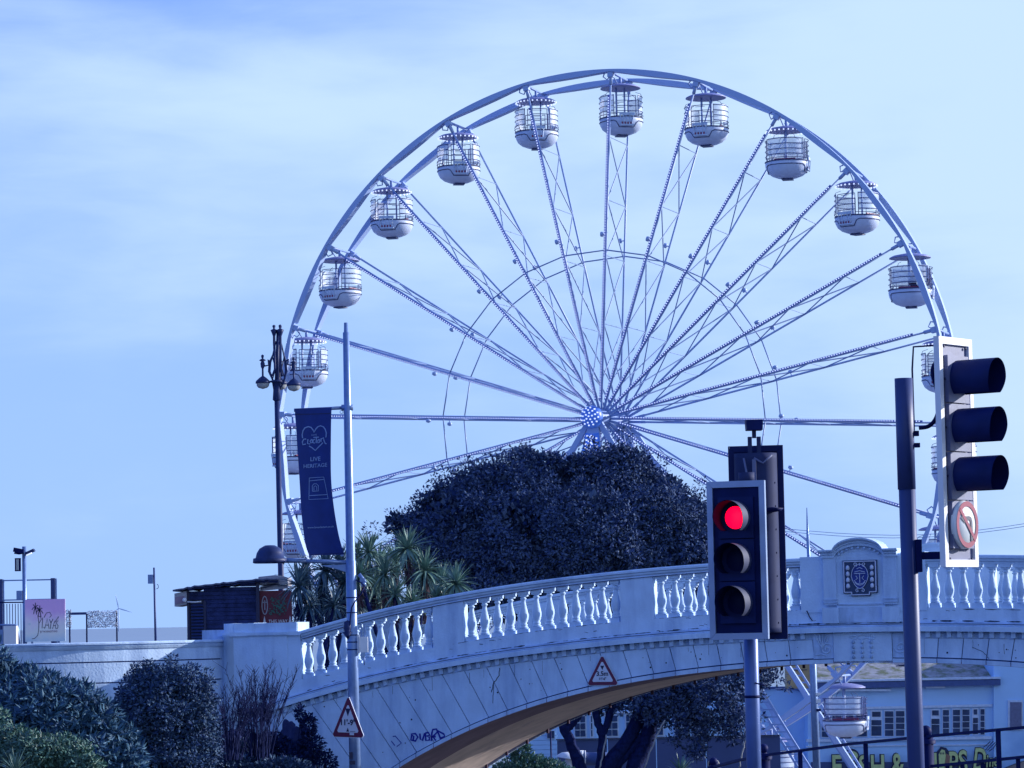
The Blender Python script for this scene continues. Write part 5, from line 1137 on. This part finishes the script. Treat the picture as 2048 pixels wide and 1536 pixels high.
spiky('spiky_grass', 'small green tuft at the foot of the slate hoarding', 1362, 1545, 100.0, 60, .8, M['palm'], .02, 1.2)
# dry stems
for lab, cx0, y0, d, n, h_, sp_ in (('tall dry twiggy shrub before the abutment', 515, 1520, 50.0, 85, 1.4, .42), ('bare arching canes beside the round shrub', 458, 1520, 49.0, 60, 1.2, .5)):
    p = place(cx0, y0, d); t = thing('dry_shrub', lab, 'shrub', p); q = MB(); q.weld = False
    for i in range(n):
        a = U(0, 2 * pi); r0 = U(0, .22); lean_ = U(0, sp_); hh = h_ * U(.5, 1.05); b0 = Vector((r0 * cos(a), r0 * sin(a), 0)); arch = .35 if 'arching' in lab else 0
        pts = [b0, b0 + Vector((lean_ * .35 * cos(a), lean_ * .35 * sin(a), hh * .5)), b0 + Vector((lean_ * cos(a), lean_ * sin(a), hh * (1 - arch * .4))), b0 + Vector((lean_ * (1.2 + arch) * cos(a), lean_ * 1.2 * sin(a), hh * (1.1 - arch)))]
        pts = [p_ + Vector((U(-.06, .06), U(-.06, .06), 0)) * (k_ / 2) for k_, p_ in enumerate(pts)]; q.tube(pts, [.008, .006, .004, .002], 4, cap=False)
        for j in range(9):
            u = U(.2, 1.1); b1 = pts[1].lerp(pts[2], u); q.tube([b1, b1 + Vector((U(-.08, .08), U(-.08, .08), U(.04, .16)))], [.005, .002], 3, cap=False)
    q.build('stems', M['twig'], t, kind='stuff')
# rocks at the abutment foot
def rock(label, px, py, d, sx, sy, sz, seed):
    p = place(px, py, d); t = thing('boulder', label, 'rock', p); q = MB(); bm = bmesh.new(); bmesh.ops.create_icosphere(bm, subdivisions=4, radius=1)
    for v in bm.verts:
        n_ = v.co.normalized(); f = 1 + .28 * noise.noise(n_ * 1.3 + Vector((seed, 0, 0))) + .10 * noise.noise(n_ * 4 + Vector((seed, 3, 0))) + .03 * noise.noise(n_ * 11); v.co = Vector((n_.x * sx * f, n_.y * sy * f, n_.z * sz * f))
    me = bpy.data.meshes.new('rock'); bm.to_mesh(me); bm.free(); me.materials.append(M['rock']); link(me, 'rock', t); return t
rock('smooth dark boulder below the dry canes', 470, 1545, 50.5, .38, .35, .62, 1)
rock('dark pointed rock leaning against the white abutment', 600, 1520, 54.5, .22, .25, .62, 5)
rock('low mossy rock between the two boulders', 545, 1560, 52.5, .5, .4, .42, 9)
rock('dark soil covered stone under the cornice end', 578, 1475, 55.2, .16, .12, .30, 12)
# cordylines
bl_me = []
for k in range(3):
    q = MB(); bend = (.10, .22, .38)[k]; L = .50; vs = []
    for i, w_ in enumerate((.014, .022, .024, .020, .012, .001)):
        x = L * i / 5; z = -bend * (i / 5) ** 2 * L * 1.6; vs += [(x, -w_, z + .004), (x, 0, z - .002), (x, w_, z + .004)]
    q.add(vs, [f for i in range(5) for f in ((3 * i, 3 * i + 1, 3 * i + 4, 3 * i + 3), (3 * i + 1, 3 * i + 2, 3 * i + 5, 3 * i + 4))]); q.smooth = False
    bl_me.append([q.mesh('leaf', M['palm']), None]); bl_me[-1][1] = bl_me[-1][0].copy(); bl_me[-1][1].materials[0] = M['palm2']
plants = [('cordyline', 'tall cordyline palm with the highest head, left of the dark oak', 62.5, [(815, 1098, 1.0, 0), (850, 1142, 1.05, 0), (770, 1150, .95, 0)], 820),
          ('cordyline', 'cordyline palm leaning right over the balustrade', 61.5, [(912, 1168, .95, 0), (872, 1195, .7, 0)], 880),
          ('cordyline', 'cordyline palm directly behind the lamp column', 63.5, [(738, 1105, .95, 0), (748, 1175, .95, 0), (778, 1205, .8, 0)], 750),
          ('cordyline', 'dark cordyline palm under the banner arm', 62.0, [(650, 1142, 1.05, 1), (690, 1165, .9, 1), (640, 1195, .8, 1)], 660),
          ('cordyline', 'short cordyline palm low between the lamp column and the tallest head', 61.8, [(790, 1190, .8, 0), (825, 1205, .75, 0), (720, 1150, .8, 0)], 800),
          ('cordyline', 'dark cordyline palm between the banner arm and the lamp column', 63.0, [(680, 1125, .85, 1), (610, 1145, .8, 1), (715, 1210, .8, 1)], 690),
          ('cordyline', 'cordyline palm filling the gap low behind the lamp column', 64.0, [(760, 1130, .95, 0), (735, 1215, .8, 0), (850, 1185, .85, 0)], 770),
          ('cordyline', 'cordyline palm crown reaching left of the pole above the dark heads', 64.5, [(715, 1115, .9, 0), (790, 1120, .9, 0), (885, 1160, .8, 0)], 730),
          ('cordyline', 'dark cordyline palm hiding the red painted board', 61.0, [(598, 1172, 1.0, 1), (620, 1212, .8, 1), (668, 1212, .8, 1)], 620)]
for nm, lab, d, heads, bx_0 in plants:
    p = place(bx_0, 1300, d); t = thing(nm, lab, 'palm', (p.x, p.y, -1.35))
    for hx, hy, s, dk in heads:
        h = place(hx, hy, d) - t.location
        q = MB(); q.tube([(U(-.1, .1), 0, 0), (h.x * .6, 0, h.z * .5), (h.x, h.y, h.z - .05)], [.06, .045, .04], 7); q.build('trunk', M['bark'], t)
        for i in range(95):
            a = U(0, 2 * pi); e = (-.75 + 2.2 * ((i + .5) / 95)) + U(-.15, .15); k = 0 if e > .8 else (1 if e > .2 else 2)
            link(bl_me[k][dk], 'leaf', t, h + Vector((0, 0, .0)), (U(-.5, .5), -e, a), (s * U(.8, 1.15),) * 3)
        dq = MB(); dq.weld = False
        for i in range(130):                             # skirt of dead leaves under each head
            a = U(0, 2 * pi); L = U(.2, .42) * s; r0 = .04; b0 = h + Vector((0, 0, -.05 - U(0, .5))); e1 = b0 + Vector((cos(a) * L * .45, sin(a) * L * .45, -L * U(.3, 1))); w_ = Vector((-sin(a), cos(a), 0)) * .012
            dq.add([b0 - w_, b0 + w_, e1 + w_ * .4, e1 - w_ * .4], [(0, 1, 2, 3)])
        dq.build('dead_leaves', M['deadpalm' if not dk else 'bark'], t, kind='stuff')
shrub('dark low shrub under the cordyline palms behind the balustrade', [(680, 1225, 70, 26), (600, 1235, 40, 20), (760, 1225, 70, 26), (850, 1215, 50, 22), (720, 1195, 60, 30, 1)], 5500, .07, M['leafbush2'], 64.5, 2.4, .2)

# ------------------------------------------------------------------ under and beyond the arch
# steel column behind the bridge
D = 66.0; f0, f1 = plumb(1635, 1536, 1015, D); gz = -5.0; sc_ = thing('lamp_column', 'steel column rising behind the crest of the bridge to a tapered tip', 'lamp post', (f0.x, D, gz))
K = D / F_PX; zc = place(1632, 1140, D).z - gz; hh = f1.z - gz
q = MB(); q.tube([(0, 0, 0), (-.012 * zc * .8, 0, zc), (-.012 * zc * .8, 0, zc + .01), (-.012 * hh * .8, 0, hh - .75), (-.013 * hh * .8, 0, hh)], [.085, .068, .036, .036, .008], 14); q.build('shaft', M['galv'], sc_)
for y in (1388, 1402, 1420): q = MB(); z_ = place(1635, y, D).z - gz; q.box((.05, -.04, z_), (.10, .09, .05 if y != 1402 else .08)); q.build('clamp', M['cream' if y < 1410 else 'iron'], sc_)
for dz in (0, .09):
    q = MB(); a = place(1560, 1062 - dz * 60, D); b_ = place(2120, 1041 - dz * 60, D); q.tube([a.lerp(b_, k / 10) - sc_.location + Vector((0, 0, -.25 * sin(pi * k / 10))) for k in range(11)], .006, 4); q.build('wire', M['wheelrod'], sc_)
# white parlour building with mossy roof and long window
D = 162.0; K = D / F_PX; bl = place_thing('cafe_building', 'pale blue fried fish cafe with mossy roof, long casement window and yellow lettering', 'building', 1800, 1536, D)
bo2 = bl.location.copy()
def q_(px, py, dy=0): p = place(px, py, D) - bo2; return Vector((p.x, dy, p.z))
def panel(x0, y0, x1, y1, dy0, dy1, name, m_, par=None, sl=0.0):
    a, b_ = q_(x0, y0), q_(x1, y0 - sl); c, d_ = q_(x1, y1 - sl), q_(x0, y1); q = MB(); vs = [Vector((p.x, dy, p.z)) for dy in (dy0, dy1) for p in (a, b_, c, d_)]
    q.add(vs, [(0, 1, 2, 3), (7, 6, 5, 4), (0, 4, 5, 1), (1, 5, 6, 2), (2, 6, 7, 3), (3, 7, 4, 0)]); return q.build(name, m_, par or bl)
panel(1616, 1360, 1990, 1650, 0, 6, 'wall', M['bluewall']); panel(1986, 1296, 2140, 1650, -.25, 7, 'wall', M['bluewall'])
q = MB(); a, b_, c, d_ = q_(1600, 1372, -.3), q_(1986, 1362, -.3), q_(1984, 1318, 4.5), q_(1600, 1318, 4.5); n = 24; rows = []
for j in range(9):
    rows.append([tuple(a.lerp(b_, i / n).lerp(d_.lerp(c, i / n), j / 8) + Vector((0, 0, .10 * noise.noise(Vector((i * .9, j * 1.3, 0)))))) for i in range(n + 1)])
q.smooth = True; q.sweep(rows, closed=False); q.build('roof', M['mossroof'], bl)
panel(1600, 1366, 1998, 1378, -.55, .1, 'gutter_board', M['fascia'], sl=8); panel(1600, 1361, 1998, 1365, -.62, .1, 'gutter', M['winframe'], sl=8)
panel(1600, 1378, 1780, 1382, -.4, -.1, 'soffit_lamp', M['winframe']); panel(1850, 1372, 1888, 1376, -.4, -.1, 'soffit_lamp', M['winframe']); panel(1948, 1368, 1972, 1371, -.4, -.1, 'soffit_lamp', M['winframe'])
panel(1612, 1416, 1984, 1421, -.14, 0, 'lintel', M['winframe'], sl=8); panel(1612, 1478, 1982, 1484, -.2, 0, 'sill', M['winframe'], sl=6); panel(1612, 1492, 1980, 1494.5, -.08, 0, 'string_course', M['winframe'], sl=4)
wins = [(1622, 1640), (1642, 1661), (1663, 1684), (1686, 1708), (1711, 1735), (1741, 1764, 1), (1768, 1788), (1790, 1810), (1815, 1838), (1861, 1880, 1), (1884, 1899), (1904, 1921), (1923, 1940), (1944, 1957, 1), (1959, 1970)]
for w_ in wins:
    x0, x1 = w_[:2]; sl = (x0 - 1616) * -.022; y0, y1 = 1423 + sl, 1476 + sl * .7
    f_ = panel(x0, y0, x1, y1, -.06, .02, 'window', M['winframe'])
    def pn(x0, y0, x1, y1): panel(x0, y0, x1, y1, -.09, -.055, 'pane', M['pane'], par=f_)
    if len(w_) == 3: pn(x0 + 3, y0 + 3, x1 - 3, y0 + 13); ys_ = [y0 + 19, y0 + 31, y1 - 2]
    else: ys_ = [y0 + 2, y0 + 14.5, y0 + 27, y0 + 39.5, y1 - 1]
    for i in range(len(ys_) - 1): pn(x0 + 1.6, ys_[i] + .8, x1 - 1.6, ys_[i + 1] - .8)
wf = panel(2014, 1400, 2044, 1460, -.34, -.25, 'window', M['winframe']); panel(2018, 1404, 2041, 1458, -.38, -.335, 'pane', M['panelgrey'], par=wf)
panel(1622, 1524, 2002, 1560, -.20, 0, 'sign_shadow_board', M['greywall'])
def cafe_text(txt, size, px, py, sx=1.0, shear=0.0, name='lettering'):
    for bold, m_, lift in ((.020, 'navyink', .30), (.0, 'yellow', .42)):
        me = text_mesh(txt, size, ext=.03, bold=bold * size * 1.6, shear=shear, align='LEFT')
        o0 = q_(px, py)
        for p in me.vertices: p.co = Vector((o0.x + p.co.x * sx, -lift + p.co.z, o0.z + p.co.y))
        me.materials.append(M[m_]); link(me, name, bl)
def glyph(ch, px, py, h, w, shear=0.0):                 # one big letter fitted to a width and height in photograph pixels
    for grow, m_, lift in ((1.0, 'navyink', .30), (0.0, 'yellow', .42)):
        me = text_mesh(ch, 1.0, ext=.02, bold=.075 if grow else .018, align='LEFT', shear=shear); xs_ = [v.co.x for v in me.vertices]; ys_ = [v.co.y for v in me.vertices]
        g_ = 3.0 if grow else 0.0; a = q_(px - g_ / 2, py + g_ / 2); sx = (w + g_) * K / (max(xs_) - min(xs_)); sy = (h + g_) * K / (max(ys_) - min(ys_))
        for v in me.vertices: v.co = Vector((a.x + (v.co.x - min(xs_)) * sx, -lift - v.co.z, a.z + (v.co.y - min(ys_)) * sy))
        me.materials.append(M[m_]); link(me, 'letter', bl)
for ch, x, w, y in (('F', 1664, 18, 1556), ('S', 1717, 17, 1556), ('H', 1741, 26, 1556), ('&', 1782, 25, 1553), ('C', 1826, 20, 1552), ('H', 1850, 22, 1552), ('P', 1897, 18, 1549), ('S', 1916, 17, 1546)): glyph(ch, x, y, 46, w)
glyph('D', 1944, 1540, 44, 26, .25)
for ch, x, w, y, h_ in (('i', 1970, 5, 1534, 24), ('n', 1976, 9, 1533, 17), ('e', 1986, 8, 1532, 17), ('r', 1995, 6, 1531, 17)): glyph(ch, x, y, h_, w, .2)
def qx(px, py): p = q_(px, py); return p.x, p.z
# generic fish and chip figures on the sign
q = MB(); q.prism([qx(1702 + 15 * cos(t), 1512 + 15 * sin(t)) for t in [2 * pi * i / 20 for i in range(20)]], -.42, -.22); q.prism([qx(*p) for p in ((1692, 1522), (1712, 1522), (1708, 1540), (1716, 1556), (1688, 1556), (1696, 1540))], -.41, -.22); q.build('fish_outline', M['navyink'], bl)
q = MB(); q.prism([qx(1702 + 12 * cos(t), 1511 + 9.5 * sin(t)) for t in [2 * pi * i / 20 for i in range(20)]], -.48, -.40); q.prism([qx(*p) for p in ((1696, 1523), (1708, 1523), (1704, 1540), (1700, 1540))], -.47, -.40); q.build('fish_body', M['yellow'], bl)
q = MB(); q.ribbon([(1694 + 4 * cos(t), 1508 + 4 * sin(t)) for t in [i * .7 for i in range(10)]], 1.4, lambda u, v, l: tuple(q_(u, v, -.50))); q.ribbon([(1692, 1517), (1702, 1519), (1712, 1515)], 1.3, lambda u, v, l: tuple(q_(u, v, -.50))); q.ribbon([(1690, 1535), (1702, 1531), (1714, 1535)], 1.5, lambda u, v, l: tuple(q_(u, v, -.50))); q.build('fish_face', M['navyink'], bl)
q = MB(); q.prism([qx(*p) for p in ((1873, 1528), (1871, 1505), (1880, 1493), (1890, 1495), (1902, 1510), (1898, 1560), (1874, 1560))], -.42, -.22); q.build('chip_outline', M['navyink'], bl)
q = MB(); q.prism([qx(*p) for p in ((1876, 1530), (1875, 1508), (1881, 1498), (1887, 1500), (1889, 1510), (1884, 1558), (1876, 1558))], -.48, -.40); q.build('chip_body', M['yellow'], bl)
q = MB(); q.prism([qx(*p) for p in ((1890, 1506), (1898, 1511), (1892, 1558), (1885, 1558))], -.48, -.40); q.build('chip_box', M['brownink'], bl)
q = MB(); q.weld = False
for x, y in ((1879, 1506), (1884, 1506)): q.ribbon([(x + 1.2 * cos(t), y + 1.6 * sin(t)) for t in [i * 1.05 for i in range(7)]], 1.2, lambda u, v, l: tuple(q_(u, v, -.50)))
for st in (((1968, 1500), (1976, 1490), (1984, 1482)), ((1972, 1500), (1980, 1492), (1988, 1484)), ((1975, 1502), (1984, 1496), (1990, 1486)), ((1964, 1494), (1972, 1488), (1978, 1482))): q.ribbon(st, 1.6, lambda u, v, l: tuple(q_(u, v, -.45)))
q.build('small_marks', M['navyink'], bl)
# ochre hoarding and curved white gable
D = 158.0; oc = place_thing('ochre_hoarding', 'ochre board kiosk top under the left of the crest', 'hoarding', 1596, 1376, D)
K = D / F_PX; q = MB(); q.box((0, 0, 24 * K), (48 * K, 1, 50 * K)); q.build('board', M['ochrebox'], oc); q = MB(); q.box((-1 * K, -.52, 36 * K), (36 * K, .06, 1.3 * K)); q.build('line', M['signblack'], oc)
q = MB(); q.box((-8 * K, 0, -2 * K), (70 * K, 1.3, 3.2 * K)); q.build('base_beam', M['fascia'], oc); q = MB(); q.box((25.5 * K, 0, 26 * K), (3 * K, 1.2, 50 * K)); q.build('edge_strip', M['beige'], oc)
D = 164.0; wg = place_thing('curved_gable', 'pale blue curved gable end wall behind the wheel legs', 'building', 1560, 1600, D); K = D / F_PX
def wgp(x, y): return ((x - 1560) * K, (1600 - y) * K)
q = MB(); q.prism([wgp(1500, 1600), wgp(1500, 1378), wgp(1555, 1378), wgp(1580, 1379), wgp(1600, 1382), wgp(1620, 1391), wgp(1632, 1402), wgp(1640, 1600)], 0, 4); q.build('wall', M['bluewall'], wg)
q = MB(); q.prism([wgp(1498, 1381), wgp(1498, 1376), wgp(1555, 1375.5), wgp(1580, 1376), wgp(1602, 1380), wgp(1622, 1389), wgp(1636, 1402), wgp(1632, 1404), wgp(1619, 1393), wgp(1600, 1384.5), wgp(1580, 1381), wgp(1555, 1380)], -.2, 0); q.build('coping', M['fascia'], wg)
# white house and slate hoarding behind the oak
D = 120.0; wh = place_thing('white_house', 'white house with multi pane sash windows behind the oak trunks', 'house', 1250, 1560, D); K = D / F_PX
def hq(x, y): return (x - 1250) * K, (1560 - y) * K
def pb(x0, y0, x1, y1, a, c, name, m_, par=wh): q = MB(); u0, v0 = hq(x0, y0); u1, v1 = hq(x1, y1); q.box(((u0 + u1) / 2, (a + c) / 2, (v0 + v1) / 2), (abs(u1 - u0), c - a, abs(v0 - v1))); return q.build(name, m_, par)
pb(1119, 1340, 1500, 1600, 0, 5, 'wall', M['bluewall']); pb(1150, 1424, 1500, 1428, -.15, 0, 'lintel', M['winframe'])
for x0, x1 in ((1150, 1176), (1182, 1190), (1212, 1240), (1252, 1272), (1277, 1300), (1305, 1330), (1350, 1380), (1386, 1410)):
    w_ = pb(x0, 1430, x1, 1475, -.10, 0, 'window', M['winframe']); nc = 2 if x1 - x0 > 12 else 1
    for i in range(nc):
        for j in range(3):
            cw = (x1 - x0 - 4) / nc; pb(x0 + 2 + i * cw + .8, 1432 + j * 14, x0 + 2 + (i + 1) * cw - .8, 1432 + j * 14 + 12, -.14, -.09, 'pane', M['pane'], w_)
sh_ = place_thing('white_shed', 'pale blue boarded shed wall under the left of the arch', 'shed', 1090, 1560, 116.0); K = 116.0 / F_PX
def sq(x, y): return (x - 1090) * K, (1560 - y) * K
for i in range(9):
    y0 = 1445 + i * 9.2; q = MB(); u0, v0 = sq(1020, y0); u1, v1 = sq(1117, y0 + 8.6); q.box(((u0 + u1) / 2, U(0, .02), (v0 + v1) / 2), (u1 - u0, .2, v0 - v1)); q.build('board', M['bluewall'], sh_)
q = MB(); u0, v0 = sq(1020, 1430); u1, v1 = sq(1116, 1526); q.box(((u0 + u1) / 2, .6, (v0 + v1) / 2), (u1 - u0, 1, v0 - v1)); q.build('core', M['bluewall'], sh_)
q = MB(); u, v = sq(1103, 1470); q.box((u, -.12, v), (16 * K, .08, 16 * K)); w_ = q.build('window', M['winframe'], sh_); q = MB(); q.box((u - .07, -.17, v), (6 * K, .03, 14 * K)); q.box((u + .08, -.17, v), (6 * K, .03, 14 * K)); q.build('pane', M['pane'], w_)
D = 104.0; ho = place_thing('hoarding', 'long slate blue hoarding of flat panels behind the oak trunks', 'fence', 1300, 1560, D); K = D / F_PX
for x0, x1 in ((1117, 1216), (1218, 1313), (1315, 1412), (1414, 1502), (1504, 1560)):
    q = MB(); q.box((((x0 + x1) / 2 - 1300) * K, 0, (1560 - 1540) * K), ((x1 - x0) * K, .08, 124 * K)); q.build('panel', M['greywall'], ho)
q = MB(); q.box(((1338 - 1300) * K, -.02, (1560 - 1476.5) * K), (446 * K, .18, 2 * K)); q.build('top_rail', M['signblack'], ho)
# big pipe
D = 88.0; pi_ = place_thing('duct_pipe', 'fat white ribbed duct with an elbow among the trunks', 'pipe', 1180, 1560, D); K = D / F_PX
def pq(x, y, dy=0): return ((x - 1180) * K, dy, (1560 - y) * K)
q = MB(); q.tube([pq(1168, 1518), pq(1225, 1519)], 13 * K, 16); q.build('duct', M['fascia'], pi_)
q = MB(); q.tube([pq(1138, 1590), pq(1138, 1530), pq(1142, 1518), pq(1155, 1513), pq(1168, 1514)], [9 * K, 9 * K, 10 * K, 12 * K, 12.5 * K], 16); q.build('elbow', M['cream'], pi_)
for x in (1158, 1164, 1170): q = MB(); q.tube([pq(x, 1516), pq(x + 2.5, 1516)], 14.5 * K, 16); q.build('rib', M['cream'], pi_)
q = MB(); q.lathe([(0, .12), (.2, .08), (.33, -.02), (.34, -.06)], 16, pq(1138, 1512), Matrix.Rotation(.15, 3, 'Y')); q.build('cowl', M['cream'], pi_)
# thin pole by the shed, dark bollard light
f0, f1 = plumb(1104, 1536, 1465, 72.0); tp = thing('thin_pole', 'thin dark knobbly pole before the pale shed', 'pole', (f0.x, 72.0, -5.0)); q = MB(); q.tube([(0, 0, 0), (-.02, 0, f1.z + 5.0 + .4)], .022, 6); q.build('shaft', M['iron'], tp)
bp_ = place_thing('spotlight', 'round dark spotlight with a pale ring beside the railing end', 'spotlight', 1427, 1529, 60.0); q = MB(); q.lathe([(0, .1), (.07, .08), (.10, 0), (.09, -.05), (0, -.08)], 14, (0, 0, 0), Matrix.Rotation(pi / 2, 3, 'X')); q.build('body', M['iron'], bp_); q = MB(); q.lathe([(.09, -.01), (.115, -.01), (.115, .01), (.09, .01)], 20, (0, 0, 0), Matrix.Rotation(pi / 2, 3, 'X')); q.build('ring', M['cream'], bp_); q = MB(); q.tube([(0, 0, -.08), (0, 0, -2.4)], .03, 6); q.build('stem', M['iron'], bp_)

# ------------------------------------------------------------------ put every empty at the foot of its thing
bpy.context.view_layer.update()
for o in list(bpy.data.objects):
    if o.type != 'EMPTY' or o.parent or abs(o.rotation_euler.x) > 1e-6 or abs(o.rotation_euler.y) > 1e-6: continue
    ch = [c for c in bpy.data.objects if c.parent == o]; z = min([min((c.matrix_local @ Vector(b_)).z for b_ in c.bound_box) for c in ch if c.type == 'MESH'] or [0])
    if o['category'] in ('gondola', 'ferris wheel'): continue
    o.location.z += z * o.scale.z
    for c in ch: c.location.z -= z
